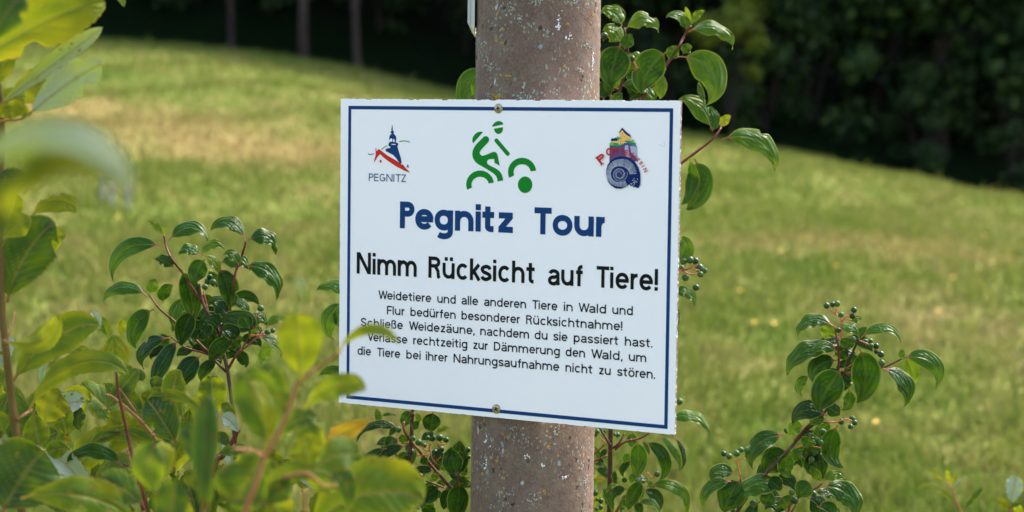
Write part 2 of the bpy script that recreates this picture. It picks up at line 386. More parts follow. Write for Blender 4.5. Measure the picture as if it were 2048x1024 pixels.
# small flowers out in the meadow
M['petal'] = mat('petal_yellow', (.75, .42, .02), .6); M['petal_v'] = mat('petal_violet', (.16, .13, .34), .6); M['fstem'] = mat('flower_stem', (.07, .15, .03), .6)
def flower_y():
    h = MB(); n = 9
    for k in range(n):
        a = 2 * PI * k / n; ca, sa = math.cos(a), math.sin(a); b = Vector((-sa, ca, 0)) * .006; o = Vector((ca, sa, 0))
        h.add([o * .004 - b * .5, o * .019 - b + Vector((0, 0, .004)), o * .024 + Vector((0, 0, .002)), o * .019 + b + Vector((0, 0, .004)), o * .004 + b * .5], [(0, 1, 2, 3, 4)])
    h.tube([(0, 0, -.003), (0, 0, .006)], .007, .005, 8); s = MB(); s.tube([(0, 0, -.2), (.004, 0, -.1), (0, 0, 0)], .0016, .0014, 5)
    return h, s
for k, (px, py) in enumerate([(237, 467), (1508, 688), (1547, 690), (1750, 902), (1968, 498), (1672, 566), (1876, 660), (500, 270), (150, 306), (1905, 590), (1560, 535), (1480, 620)]):
    p = ground_hit(px, py); e = empty('wildflower', p + Vector((0, 0, .12)), 'small yellow wildflower standing in the meadow grass', 'flower', 'yellow wildflowers in the meadow')
    h, s = flower_y(); h.build('flower_head', M['petal'], e); s.build('stem', M['fstem'], e); e.rotation_euler = (R_.uniform(.3, .9), R_.uniform(-.3, .3), 0); e.scale = (.5, .5, .5)
for k, (px, py) in enumerate([(203, 437), (222, 449), (253, 455)]):
    p = ground_hit(px, py); e = empty('violet_wildflower', p + Vector((0, 0, .0)), 'violet flower spike in the meadow behind the leafy branches', 'flower', 'violet flower spikes in the meadow')
    h = MB(); s = MB(); s.tube([(0, 0, -.05), (.01, 0, .3)], .002, .002, 5)
    for j in range(26):
        a = j * 2.4; z = .14 + j * .007; r = .020 * (1 - j / 34); c_ = Vector((.01 + math.cos(a) * r, math.sin(a) * r, z))
        h.tube([c_ * 1, c_ + Vector((math.cos(a) * .01, math.sin(a) * .01, .006))], .006, .003, 5)
    h.build('flower_spike', M['petal_v'], e); s.build('stem', M['fstem'], e)

# ------------------------------------------------------------------ sign plane
SC_C = Vector((-.0146, 2.5626, -.1739)); TH = .5188; SW, SH = .5006, .41
s_x = Vector((math.cos(TH), -math.sin(TH), 0)); s_n = Vector((math.sin(TH), math.cos(TH), 0))   # s_n points to the back of the sign
def uv(px, py):
    d = ray(px, py); k = SC_C.dot(s_n) / d.dot(s_n); p = d * k - SC_C; return p.dot(s_x), p.z

# ------------------------------------------------------------------ post
thk = .004
d_ = ray(1070.5, 512); PR = .0815
k_ = (SC_C.dot(s_n) + PR + thk + .0005) / d_.dot(s_n); PC = d_ * k_
m = mat('post_concrete', rough=.85, spec=.25); t = NT(m); q = t.coord()
n1 = t.noise(q, 9, 5, .6); n2 = t.noise(q, 70, 5, .7); n3 = t.noise(q, 330, 4, .7)
c = t.ramp(n1, [(.3, (.120, .074, .053)), (.55, (.168, .108, .080)), (.75, (.22, .150, .115))])
c = t.mix(t.maprange(n2, .40, .62, 0, .75), c, (.095, .060, .052))
c = t.mix(t.maprange(t.noise(q, 26, 6, .75), .50, .66, 0, .6), c, (.17, .145, .10))
c = t.mix(t.maprange(n3, .42, .72, 0, .6), c, (.25, .175, .148))
streak = t.noise(t.mapping(q, (1, 1, .12)), 60, 4, .65)
c = t.mix(t.maprange(streak, .52, .75, 0, .45), c, (.235, .165, .14))
zone = t.noise(q, 14, 4, .65)
def flecks(c, sc, thr, lo, hi, col, zs=(1, 1, 1), nz=None, zlo=.46, zhi=.58):
    w = t.mapping(q, zs, (sc * .013, 0, sc * .007)); wd = t.node('ShaderNodeVectorMath', operation='ADD'); t.l.new(w, wd.inputs[0])
    nn = t.noise(w, sc * 1.7, 3, .6, 0, 1); sc2 = t.node('ShaderNodeVectorMath', operation='SCALE'); t.l.new(nn, sc2.inputs[0]); sc2.inputs['Scale'].default_value = .9 / sc; t.l.new(sc2.outputs[0], wd.inputs[1])
    v = t.voronoi(wd.outputs[0], sc); sel = t.voronoi(wd.outputs[0], sc, 1); ss = t.node('ShaderNodeSeparateColor'); t.l.new(sel, ss.inputs[0])
    f = t.math('MULTIPLY', t.maprange(v, hi, lo), t.math('GREATER_THAN', ss.outputs[0], thr))
    f = t.math('MULTIPLY', f, t.maprange(nz if nz is not None else zone, zlo, zhi)); return t.mix(f, c, col), f
c, f1 = flecks(c, 170, .66, .26, .42, (.26, .28, .22), zlo=.48)
c, f2 = flecks(c, 330, .74, .24, .42, (.33, .32, .28), (1, 1, .55), zlo=.47)
c, f3 = flecks(c, 150, .92, .22, .40, (.42, .25, .05), zlo=.42)
c, f4 = flecks(c, 120, .965, .16, .24, (.55, .56, .56), (1, 1, .45), zlo=.35)
c, f5 = flecks(c, 95, .93, .22, .30, (.22, .33, .36), (1, 1, .7), zlo=.35)
c, f6 = flecks(c, 110, .88, .2, .34, (.03, .02, .018), (1, 1, .8), zlo=.38)
t.set(t.p.inputs['Base Color'], c)
h = t.math('ADD', t.math('MULTIPLY', n2, .8), t.math('MULTIPLY', n3, .5)); h = t.math('ADD', h, t.math('MULTIPLY', t.math('ADD', f1, f2), .5)); h = t.math('SUBTRACT', h, f6)
t.set(t.p.inputs['Normal'], t.bump(h, .9, .0022)); M['post'] = m
def build_post():
    z0 = float(terrain(PC.x, PC.y)) - .4; z1 = 1.6; na = 150; zs = np.concatenate([np.linspace(z0, -.62, 20), np.linspace(-.60, .42, 330), np.linspace(.44, z1, 20)])
    v = []
    for z in zs:
        for k in range(na):
            a = 2 * PI * k / na; p = Vector((math.cos(a), math.sin(a), z * 1.0))
            s = Vector((p.x * PR, p.y * PR, z)); r = PR + .0007 * noise.noise(s * 25)
            pn = noise.noise(s * 95); r -= .0022 * max(0, pn - .42) ; r += .0006 * noise.noise(s * 240)
            v.append((p.x * r, p.y * r, z))
    n = len(zs); f = [(i * na + k, i * na + (k + 1) % na, (i + 1) * na + (k + 1) % na, (i + 1) * na + k) for i in range(n - 1) for k in range(na)]
    f.append(tuple((n - 1) * na + k for k in range(na)))
    o = new_obj('concrete_post', v, f, M['post']); o.location = (PC.x, PC.y, 0)
    tag(o, 'round brownish concrete post speckled with lichen behind the white sign', 'post')
    return o
post = build_post()
# crusts of lichen that stand proud of the post, at the places the photograph shows
def lichen(px, py, w, h, material, seed, n=26):
    d = ray(px, py); a = d.x ** 2 + d.y ** 2; b = -2 * (d.x * PC.x + d.y * PC.y); c = PC.x ** 2 + PC.y ** 2 - (PR + .0004) ** 2
    k = (-b - math.sqrt(max(0, b * b - 4 * a * c))) / (2 * a); p = d * k; ang = math.atan2(p.y - PC.y, p.x - PC.x); rr = random.Random(seed); mb = MB()
    for i in range(n):
        da = rr.gauss(0, w / 2) / 1500 / PR / max(.3, abs(math.sin(ang))); dz = rr.gauss(0, h / 2) / 1500; r = rr.uniform(.0005, .0014)
        A = ang + da; o = Vector((PC.x + math.cos(A) * PR, PC.y + math.sin(A) * PR, p.z + dz)); nn = Vector((math.cos(A), math.sin(A), 0)); tt = Vector((-nn.y, nn.x, 0)); K = 7
        ring = []
        for j in range(K):
            q = 2 * PI * j / K; rj = r * rr.uniform(.6, 1.3); ring.append(o + tt * math.cos(q) * rj + Vector((0, 0, math.sin(q) * rj * 1.1)) + nn * .0001)
        mb.add(ring + [o + nn * (.0007 + .35 * r)], [(j, (j + 1) % K, K) for j in range(K)])
    o = mb.build('lichen', material, None, False); o.parent = post; o.matrix_parent_inverse = post.matrix_world.inverted() if False else Matrix.Translation(-Vector((PC.x, PC.y, 0)))
    return o
M['li_g'] = bark('lichen_grey', (.24, .28, .22), (.44, .48, .41), 400, .9); M['li_o'] = bark('lichen_orange', (.40, .22, .02), (.52, .34, .05), 300, .9); M['li_w'] = mat('white_dropping', (.72, .74, .76), .7)
for i, (px, py, w, h, k, n) in enumerate([(1048, 192, 22, 8, 'li_g', 46), (990, 194, 14, 6, 'li_o', 34), (976, 190, 4, 14, 'li_g', 12), (1140, 70, 4, 7, 'li_w', 9), (1133, 76, 3, 4, 'li_w', 5), (1186, 122, 2.5, 18, 'li_w', 22), (1118, 45, 3, 15, 'li_w', 14), (1115, 54, 7, 4, 'li_w', 9), (1185, 30, 6, 14, 'li_o', 14), (1134, 48, 5, 4, 'li_o', 8),
        (993, 76, 4, 3, 'li_o', 7), (1016, 152, 6, 4, 'li_o', 9), (1174, 94, 14, 10, 'li_g', 26), (1016, 18, 16, 12, 'li_g', 24), (1072, 6, 14, 10, 'li_g', 20), (1148, 6, 16, 10, 'li_g', 20), (1040, 40, 6, 8, 'li_g', 12), (976, 130, 12, 20, 'li_g', 26), (966, 100, 8, 22, 'li_g', 20), (1096, 64, 12, 7, 'li_g', 12), (1110, 186, 6, 5, 'li_g', 10), (1046, 172, 4, 9, 'li_g', 9), (1162, 142, 6, 8, 'li_g', 10), (1170, 178, 5, 12, 'li_g', 9),
        (1052, 908, 8, 10, 'li_w', 10), (1086, 934, 3, 6, 'li_w', 7), (971, 926, 2.5, 12, 'li_w', 9), (1130, 954, 8, 5, 'li_w', 9), (1088, 985, 10, 6, 'li_o', 9), (1068, 1000, 12, 22, 'li_g', 22), (1002, 905, 8, 8, 'li_o', 7), (1110, 866, 3, 10, 'li_g', 8), (1028, 856, 14, 5, 'li_g', 12), (1174, 960, 4, 22, 'li_g', 12), (975, 884, 10, 10, 'li_w', 8)]):
    lichen(px, py, w, h, M[k], i, n)

# ------------------------------------------------------------------ edge of the metal plate on the left of the post
M['alu'] = mat('aluminium_edge', (.42, .43, .43), .45, .5, .6); M['plate_white'] = mat('plate_white', (.62, .60, .52), .5); M['rubber'] = mat('black_clamp', (.012, .012, .012), .7)
pe = at(935, 55, PC.y - .02); pf = at(949, 55, PC.y - .02)
br = empty('side_sign', Vector(((pe.x + pf.x) / 2, PC.y - .02, pe.z)), 'narrow grey metal edge of another sign clamped to the post top', 'sign')
wd = pf.x - pe.x
def slab(name, x0, x1, zl0, zl1, y0, y1, mt_):
    mb = MB(); vs = []
    for y in (y0, y1):
        vs += [Vector((x0, y, zl0)), Vector((x1, y, zl1)), Vector((x1, y, .40)), Vector((x0, y, .40))]
    mb.add(vs, [(0, 1, 2, 3), (7, 6, 5, 4), (0, 4, 5, 1), (1, 5, 6, 2), (2, 6, 7, 3), (3, 7, 4, 0)]); return mb.build(name, mt_, br, False)
slab('panel_edge', -wd / 2, -wd / 2 + wd * .36, .006, .002, 0, .30, M['alu'])
slab('face_sheet', -wd / 2 + wd * .38, wd / 2, .0015, -.004, .002, .30, M['plate_white'])
mb = MB(); mb.box((wd / 2 + .004, .05, .028), (.008, .05, .05)); mb.build('clamp', M['rubber'], br, False)

# ------------------------------------------------------------------ the sign
sign = empty('information_sign', SC_C, 'white rectangular cycle tour sign with blue border line screwed to the post', 'sign')
sign.rotation_euler.z = -TH
m = mat('sign_white', (.78, .79, .80), .36, .28); t = NT(m); q = t.coord()
c = t.mix(t.maprange(t.noise(q, 5, 4, .6), .35, .75, 0, .5), (.88, .835, .865), (.835, .79, .825))
c = t.mix(t.maprange(t.noise(q, 900, 2), .74, .78, 0, .5), c, (.35, .34, .32))
t.set(t.p.inputs['Base Color'], c); t.set(t.p.inputs['Roughness'], t.maprange(t.noise(q, 30, 4), .3, .7, .30, .45)); M['white'] = m
m = mat('sign_edge', (.16, .115, .10), .8); t = NT(m); q = t.coord(); t.set(t.p.inputs['Base Color'], t.mix(t.maprange(t.noise(q, 260, 3), .5, .62), (.13, .09, .08), (.52, .50, .48))); M['edge'] = m
m = mat('sign_blue', (.0008, .038, .150), .5, .15); M['blue'] = m
M['black'] = mat('print_black', (.004, .0045, .005), .5, .12); M['green'] = mat('print_green', (.001, .20, .014), .5, .15); M['red'] = mat('print_red', (.60, .022, .006), .5, .15)
M['navy'] = mat('print_navy', (.003, .015, .11), .5, .12); M['purple'] = mat('print_purple', (.12, .075, .20), .5, .12); M['purple2'] = mat('print_purple_pale', (.36, .40, .55), .4)
M['yellow'] = mat('print_yellow', (.85, .50, .12), .4); M['tree'] = mat('print_green_deep', (.01, .22, .08), .4); M['leafg'] = mat('print_green_light', (.10, .42, .03), .4); M['pale'] = mat('print_pale', (.55, .58, .68), .4)
M['brick'] = mat('print_crimson', (.50, .02, .015), .5, .12)
# panel: 4 mm board with chipped rims
def build_panel():
    c4 = [uv(682, 197), uv(1361, 201), uv(1350, 870), uv(677, 805)]
    x0 = (c4[0][0] + c4[3][0]) / 2; x1 = (c4[1][0] + c4[2][0]) / 2; z1 = (c4[0][1] + c4[1][1]) / 2; z0 = (c4[3][1] + c4[2][1]) / 2
    out = []; rr = random.Random(5)
    def side(a, b, n, amp, nx, nz):
        chip = 0
        for i in range(n):
            f = i / n; e = amp * abs(rr.gauss(0, .5))
            if rr.random() < .06: chip = rr.randint(1, 4)
            if chip: e += amp * 1.6; chip -= 1
            out.append((a[0] + (b[0] - a[0]) * f - nx * e, a[1] + (b[1] - a[1]) * f - nz * e))
    r = .0015
    side((x0, z0), (x1, z0), 200, .00025, 0, -1); side((x1, z0), (x1, z1), 160, .00015, 1, 0); side((x1, z1), (x0, z1), 240, .0007, 0, 1); side((x0, z1), (x0, z0), 160, .0002, -1, 0)
    n = len(out); V = [(x, 0, z) for x, z in out] + [(x, thk, z) for x, z in out]
    f = [tuple(range(n)), tuple(range(2 * n - 1, n - 1, -1))] + [(i, n + i, n + (i + 1) % n, (i + 1) % n) for i in range(n)]
    new_obj('panel', V, f, None, sign, False, [M['white'], M['edge']], [0, 0] + [1] * n)
    return x0, x1, z0, z1
PX0, PX1, PZ0, PZ1 = build_panel()
def flat(mb, poly, y=-.0003, mi=0):
    """a flat printed shape; poly in sign coordinates"""
    tri = tessellate_polygon([[Vector((x, z, 0)) for x, z in poly]])
    vs = [Vector((x, y, z)) for x, z in poly]; fs = []
    for a, b, c in tri:
        ar = (poly[b][0] - poly[a][0]) * (poly[c][1] - poly[a][1]) - (poly[b][1] - poly[a][1]) * (poly[c][0] - poly[a][0])
        fs.append((a, b, c) if ar > 0 else (a, c, b))
    mb.add(vs, fs, mi)
mb = MB()
bl = (uv(697, 212)[0] + uv(693, 795)[0]) / 2; brr = (uv(1346, 215)[0] + uv(1336, 856)[0]) / 2; bt = (uv(697, 212)[1] + uv(1346, 216)[1]) / 2; bb = (uv(693, 798)[1] + uv(1337, 857)[1]) / 2; bw = .0046
for x0, x1, z0, z1 in ((bl, brr, bt - bw, bt), (bl, brr, bb, bb + bw), (bl, bl + bw, bb + bw, bt - bw), (brr - bw, brr, bb + bw, bt - bw)):
    flat(mb, [(x0, z0), (x1, z0), (x1, z1), (x0, z1)])
mb.build('border_line', M['blue'], sign, False)

# monoline sans letters drawn as strokes: cap height 1, x height XH
XH = .735
def earc(cx, cy, rx, ry, a0, a1, n=14, p=2.12):
    out = []
    for i in range(n + 1):
        a = math.radians(a0 + (a1 - a0) * i / n); c, s = math.cos(a), math.sin(a)
        out.append((cx + rx * math.copysign(abs(c) ** (2 / p), c), cy + ry * math.copysign(abs(s) ** (2 / p), s)))
    return out
GW = [.455, .085, .56]
def glyph(ch, t):
    """strokes (centre lines) and advance width; t = stroke thickness"""
    h = t / 2; x = XH; w = GW[0]; r = .27 if w < .5 else .29; asc = 1.0
    if ch == ' ': return [], .30
    if ch in 'äöü':
        b, ad = glyph({'ä': 'a', 'ö': 'o', 'ü': 'u'}[ch], t); c = (.415 if ch == 'ä' else .455) / 2 + .01
        return b + [[(c - .13, 1.0 - t * 1.02), (c - .13, 1.0)], [(c + .13, 1.0 - t * 1.02), (c + .13, 1.0)]], ad
    sb = t + GW[1]
    bowl = lambda cx, cy, rx, ry: earc(cx, cy, rx, ry, 0, 360, 36)
    cyx = x / 2; ryx = x / 2 - h * .85
    if ch == 'l': return [[(0, 0), (0, asc)]], sb
    if ch == 'i': return [[(0, 0), (0, x)], [(0, 1.0 - t * .98), (0, 1.0)]], sb
    if ch == 'n': return [[(0, 0), (0, x)], earc(w / 2, x - h - r, w / 2, r, 180, 0) + [(w, 0)]], w + sb
    if ch == 'm':
        v = .42; return [[(0, 0), (0, x)], earc(v / 2, x - h - r, v / 2, r, 180, 0) + [(v, 0)], earc(v * 1.5, x - h - r, v / 2, r, 180, 0) + [(2 * v, 0)]], 2 * v + sb
    if ch == 'h': return [[(0, 0), (0, asc)], earc(w / 2, x - h - r, w / 2, r, 180, 0) + [(w, 0)]], w + sb
    if ch == 'u': return [[(w, 0), (w, x)], [(0, x)] + earc(w / 2, h + r, w / 2, r, 180, 360)], w + sb
    if ch == 'o': return [bowl(w / 2 + .01, cyx, w / 2 + .01, ryx)], w + .02 + sb * .95
    if ch in 'dqgbp':
        cx = w / 2; st = w if ch in 'dqg' else 0
        s = [bowl(cx, cyx, w / 2, ryx)]
        if ch == 'd': s.append([(st, 0), (st, asc)])
        if ch == 'b': s.append([(st, 0), (st, asc)])
        if ch == 'p': s.append([(st, -.27), (st, x)])
        if ch == 'q': s.append([(st, -.27), (st, x)])
        if ch == 'g': s.append([(st, x), (st, -.05)] + earc(w / 2, -.05, w / 2, .20 - h * .2, 0, -140)[1:])
        return s, w + sb
    if ch == 'c': return [earc(w / 2, cyx, w / 2, ryx, 42, 318, 26)], w + sb * .85
    if ch == 'e': return [earc(w / 2, cyx, w / 2, ryx, 0, 322, 30), [(0, cyx + .005), (w + h * .9, cyx + .005)]], w + sb * .9
    if ch == 'a':
        v = .415; return [earc(v / 2, x - h - .17, v / 2 - .005, .17, 165, 0) + [(v, .10), (v + .035, 0)],
                         [(v, x * .585)] + earc(v / 2 - .01, .155 + h * .6, v / 2 - .0, .155, 80, 280, 18, 2.1) + [(v * .85, .115), (v, .22)]], v + sb * .95
    if ch == 's':
        v = .385; return [smooth_pts([(v, x * .73), (v * .86, x - h * 1.3), (v * .5, x - h * .85), (v * .12, x - h * 1.5), (.0, x * .73), (v * .14, x * .575), (v * .55, x * .485), (v * .92, x * .385), (v, x * .24), (v * .86, h * 1.5), (v * .5, h * .85), (v * .13, h * 1.3), (-.01, x * .265)])], v + sb * .9
    if ch == 'z': zw = w * (1.02 if w > .5 else .92); return [[(0, x - h), (zw, x - h)], [(zw - h * .7, x - h * 1.2), (h * .7, h * 1.2)], [(-.01, h), (zw + .01, h)]], zw + sb * .75
    if ch == 't': wd_ = w > .5; return [[(.10, asc * .93), (.10, .2)] + earc(.27, .2, .17, .2 - h, 180, 268, 7)[1:] + ([(.36, h)] if wd_ else []), [(-.14 if wd_ else -.09, x - h), (.38 if wd_ else .31, x - h)]], (.36 if wd_ else .24) + sb * (.7 if wd_ else 1)
    if ch == 'f': return [[(.10, 0), (.10, .8)] + earc(.27, .8, .17, .2 - h, 180, 92, 7)[1:], [(-.05, x - h), (.28, x - h)]], .20 + sb
    if ch == 'r': return [[(0, 0), (0, x)], earc(.22, x - h - r, .22, r, 180, 84, 8)], .18 + sb * .9
    if ch == 'k': return [[(0, 0), (0, asc)], [(.37, x), (.03, x * .42)], [(.12, x * .56), (.39, 0)]], .33 + sb * .8
    if ch == 'V': return [[(0, 1), (.28, .02)], [(.56, 1), (.28, .02)]], .52 + sb * .6
    if ch == 'v': return [[(0, x), (.2, .02)], [(.4, x), (.2, .02)]], .36 + sb * .6
    if ch == 'ß': return [[(0, 0), (0, .78)] + earc(.18, .79, .18, .21 - h, 180, 10, 10)[1:] + [(.33, .66), (.22, .575)] + smooth_pts([(.22, .575), (.36, .45), (.40, .27), (.33, .09), (.2, h * .9), (.10, h)])], .40 + sb * .9
    if ch == '.': return [[(0, 0), (0, t)]], sb
    if ch == ',': return [[(.02, t), (.02, 0), (-.03, -.13)]], sb
    if ch == '!': return [[(0, 0), (0, t)], [(0, t * 1.55), (0, 1)]], sb
    # capitals
    if ch == 'I': return [[(0, 0), (0, 1)]], sb + .02
    if ch == 'N': return [[(0, 0), (0, 1)], [(.60, 0), (.60, 1)], [(.02, .97), (.58, .03)]], .60 + sb
    if ch == 'T': return [[(-.02, 1 - h), (GW[2], 1 - h)], [(GW[2] / 2 - .01, 0), (GW[2] / 2 - .01, 1 - h)]], GW[2] - .06 + sb * .7
    if ch == 'E': return [[(0, 0), (0, 1)], [(0, 1 - h), (.44, 1 - h)], [(0, .52), (.41, .52)], [(0, h), (.46, h)]], .42 + sb
    if ch == 'F': return [[(0, 0), (0, 1)], [(0, 1 - h), (.44, 1 - h)], [(0, .49), (.40, .49)]], .38 + sb * .85
    if ch == 'P': return [[(0, 0), (0, 1)], [(0, 1 - h), (.24, 1 - h)] + earc(.24, .72, .20, .28 - h, 90, -90)[1:] + [(0, .44 + h)]], .44 + sb * .85
    if ch == 'R': return [[(0, 0), (0, 1)], [(0, 1 - h), (.24, 1 - h)] + earc(.24, .74, .20, .26 - h, 90, -90)[1:] + [(0, .48 + h)], [(.25, .48 + h), (.40, .34), (.43, .08), (.47, 0)]], .46 + sb
    if ch == 'D': return [[(0, 0), (0, 1)], [(0, 1 - h), (.20, 1 - h)] + earc(.20, .5, .34, .5 - h, 90, -90, 20)[1:] + [(0, h)]], .54 + sb
    if ch == 'S':
        v = .46; return [smooth_pts([(v, .74), (v * .85, 1 - h * 1.6), (v * .5, 1 - h * .85), (v * .14, 1 - h * 1.7), (.0, .74), (v * .16, .58), (v * .55, .49), (v * .92, .38), (v + .01, .25), (v * .86, h * 1.8), (v * .5, h * .85), (v * .13, h * 1.7), (-.02, .28)])], v + sb
    if ch == 'W': return [[(0, 1), (.22, .02)], [(.22, .02), (.43, .98)], [(.43, .98), (.64, .02)], [(.64, .02), (.86, 1)]], .84 + sb * .45
    if ch == 'G': return [earc(.28, .5, .28, .5 - h, 48, 360, 26)[:-3] + [(.56, .16), (.56, .46)], [(.30, .46), (.56 + h, .46)]], .58 + sb
    if ch == 'O': return [bowl(.29, .5, .29, .5 - h * .9)], .58 + sb
    if ch == 'Z': return [[(0, 1 - h), (.48, 1 - h)], [(.465, 1 - h), (.015, h)], [(-.01, h), (.50, h)]], .47 + sb * .8
    return [], .4
def smooth_pts(p): return [(q.x, q.y) for q in smooth_line([Vector((a, b, 0)) for a, b in p], 3)]
zc = [0]
def stroke(mb, pts, t, mi=0, y=-.0003, closed=False):
    """one stroke with mitred corners and butt ends, a flat ribbon"""
    P = [Vector((a, b)) for a, b in pts]; P = [p for i, p in enumerate(P) if i == 0 or (p - P[i - 1]).length > t * .02]
    if len(P) > 3 and (P[0] - P[-1]).length < t * .05: closed = True; P = P[:-1]
    n = len(P); L = []; Rr = []
    for i in range(n):
        a = P[i - 1] if (i or closed) else None; b = P[(i + 1) % n] if (i < n - 1 or closed) else None
        d1 = (P[i] - a).normalized() if a is not None else None; d2 = (b - P[i]).normalized() if b is not None else None
        d1 = d1 or d2; d2 = d2 or d1; n1 = Vector((-d1.y, d1.x)); n2 = Vector((-d2.y, d2.x)); mm = n1 + n2
        if mm.length < .2: mm = n1
        mm.normalize(); k = (t / 2) / max(.45, mm.dot(n1)); L.append(P[i] + mm * k); Rr.append(P[i] - mm * k)
    zc[0] = (zc[0] + 1) % 12; yy = y - zc[0] * .00002
    vs = [Vector((p.x, yy, p.y)) for p in L + Rr]
    fs = [(i, n + i, n + (i + 1) % n, (i + 1) % n) for i in range(n if closed else n - 1)]
    mb.add(vs, fs, mi)
def word(mb, s, u0, u1, v0, cap, t, mi=0, skew=None):
    """fits a word between u0 and u1 on base line v0; t in cap heights"""
    gs = []; pen = 0
    for ch in s:
        g, ad = glyph(ch, t); gs.append((g, pen)); pen += ad
    xs = [p[0] + o for g, o in gs for st in g for p in st]; lo, hi = min(xs), max(xs)
    T = t * cap; k = (u1 - u0 - T) / max(1e-6, hi - lo) if hi > lo else cap
    for g, o in gs:
        for st in g: stroke(mb, [(u0 + T / 2 + (p[0] + o - lo) * k, v0 + p[1] * cap) for p in st], T, mi)
def line(name, words, capht_px, t, material, label=None, y_off=0, split=False, base=None):
    """words: (text, x left, x right, baseline y left, baseline y right) in photo pixels"""
    if split and len(words) > 1:
        for w in words: line(name, [w], capht_px, t, material, label + ': ' + w[0], y_off, False, sum([uv(w[1], w[3])[1] for w in words] + [uv(w[2], w[4])[1] for w in words]) / len(words) / 2)
        return
    mb = MB(); vs_ = [uv(w[1], w[3])[1] for w in words] + [uv(w[2], w[4])[1] for w in words]; v0 = sum(vs_) / len(vs_) if base is None else base
    cap = abs(uv(words[0][1], words[0][3] - capht_px)[1] - uv(words[0][1], words[0][3])[1])
    for w in words:
        word(mb, w[0], uv(w[1], w[3])[0], uv(w[2], w[4])[0], v0, cap, t)
    o = mb.build(name, material, sign, False)
    if label: o['label'] = label
    return o
GW[:] = [.60, .10, .72]
line('title_lettering', [('Pegnitz', 799.8, 1031.1, 457.5, 466), ('Tour', 1063.5, 1214.6, 468, 473)], 53.5, .222, M['blue'], 'large blue title word', split=True)
GW[:] = [.455, .085, .56]
line('heading_lettering', [('Nimm', 713.7, 833.6, 549, 554.5), ('Rücksicht', 857, 1072.5, 556.4, 567), ('auf', 1096, 1168.6, 568.5, 572), ('Tiere!', 1190, 1315.8, 574, 580.3)], 42.8, .168, M['black'], 'black heading word', split=True)
body = [
    [('Weidetiere', 757.1, 863.8, 599.7, 605.6), ('und', 874.8, 911.5, 606, 608.5), ('alle', 923.2, 957.5, 609, 611), ('anderen', 968.5, 1052.3, 612, 616.5), ('Tiere', 1063.8, 1116.1, 617.5, 620.5), ('in', 1127.8, 1145.4, 621.5, 622), ('Wald', 1157.1, 1212.2, 623.3, 626), ('und', 1224.8, 1265.7, 626.5, 629)],
    [('Flur', 774.2, 810.4, 630.3, 632), ('bedürfen', 821, 911.5, 633, 638), ('besonderer', 923.2, 1041.2, 639, 645.8), ('Rücksichtnahme!', 1052.3, 1244.7, 647, 658.5)],
    [('Schließe', 721.7, 807.2, 655.3, 660.5), ('Weidezäune,', 818.2, 949.5, 662, 669), ('nachdem', 960.7, 1058.2, 671, 677), ('du', 1069.4, 1095, 678, 679.5), ('sie', 1106.8, 1136.2, 680.5, 682), ('passiert', 1147.7, 1237.8, 683, 688.5), ('hast.', 1249.9, 1305, 689.5, 693)],
    [('Verlasse', 735.2, 816, 683.8, 690), ('rechtzeitig', 826.7, 934.7, 691, 698), ('zur', 945.8, 976.8, 699, 700.5), ('Dämmerung', 987.9, 1119.8, 702, 708.5), ('den', 1131.5, 1170.1, 710.8, 713.5), ('Wald,', 1182.5, 1245.2, 715, 719), ('um', 1257.7, 1292.6, 720, 722.5)],
    [('die', 715.4, 743.2, 712.5, 714), ('Tiere', 753.4, 801.7, 715, 718), ('bei', 812.8, 841.4, 719.5, 721), ('ihrer', 851.8, 896.3, 722, 725.5), ('Nahrungsaufnahme', 907.2, 1119.8, 726.5, 738.5), ('nicht', 1131.1, 1185.9, 740.5, 744.5), ('zu', 1197.4, 1221.5, 745.5, 747.5), ('stören.', 1234.5, 1310.5, 749, 754)]]
for ws in body: line('body_lettering', ws, 17.0, .155, M['black'])

def Z(ox, oy, s): return lambda x, y: uv(ox + x / s, oy + y / s)
def shape(mb, pts, z, mi=0, y=-.0003, k=0):
    p = [z(a, b) for a, b in pts]
    if k: p = [(q.x, q.y) for q in smooth_line([Vector((a, b, 0)) for a, b in p + [p[0]]], k)][:-1]
    flat(mb, p, y, mi)
def circ(cx, cy, rx, ry, a0, a1, n=24): return [(cx + rx * math.cos(math.radians(a0 + (a1 - a0) * i / n)), cy - ry * math.sin(math.radians(a0 + (a1 - a0) * i / n))) for i in range(n + 1)]
# green cyclist
z = Z(900, 180, 4.655); mb = MB()
def capsule(x0, y0, x1, y1, w):
    a, b = Vector((x0, y0)), Vector((x1, y1)); d = (b - a).normalized(); n = Vector((-d.y, d.x)) * w; out = []
    for i in range(9):
        q = PI * i / 8; out.append(b + n * math.cos(q) + d * w * math.sin(q))
    for i in range(9):
        q = PI * i / 8; out.append(a - n * math.cos(q) - d * w * math.sin(q))
    return [(p.x, p.y) for p in out]
shape(mb, [(391, 343), (400, 322), (418, 302), (440, 290), (460, 288), (480, 296), (492, 308), (498, 320)], z)
shape(mb, [(411, 360), (495, 346), (493, 372), (485, 392), (470, 405), (452, 410), (434, 404), (420, 390), (412, 374)], z)
shape(mb, [(214, 498), (208, 470), (214, 440), (232, 412), (258, 393), (286, 387), (309, 391)], z)
shape(mb, capsule(433, 470, 538, 594, 19), z)
shape(mb, [(318, 433), (334, 429), (350, 433), (362, 446), (366, 464), (360, 482), (348, 495), (305, 540), (284, 566), (277, 584), (284, 603), (300, 612), (322, 608), (400, 577), (418, 576), (434, 585), (443, 603), (453, 650), (464, 705), (415, 678), (413, 643), (378, 643), (355, 649), (344, 668), (350, 688), (370, 702), (430, 732), (462, 755), (482, 785), (492, 815), (496, 841), (443, 851), (440, 822), (428, 798), (408, 778), (330, 728), (262, 690), (232, 664), (214, 632), (208, 596), (214, 560), (228, 530), (250, 500)], z)
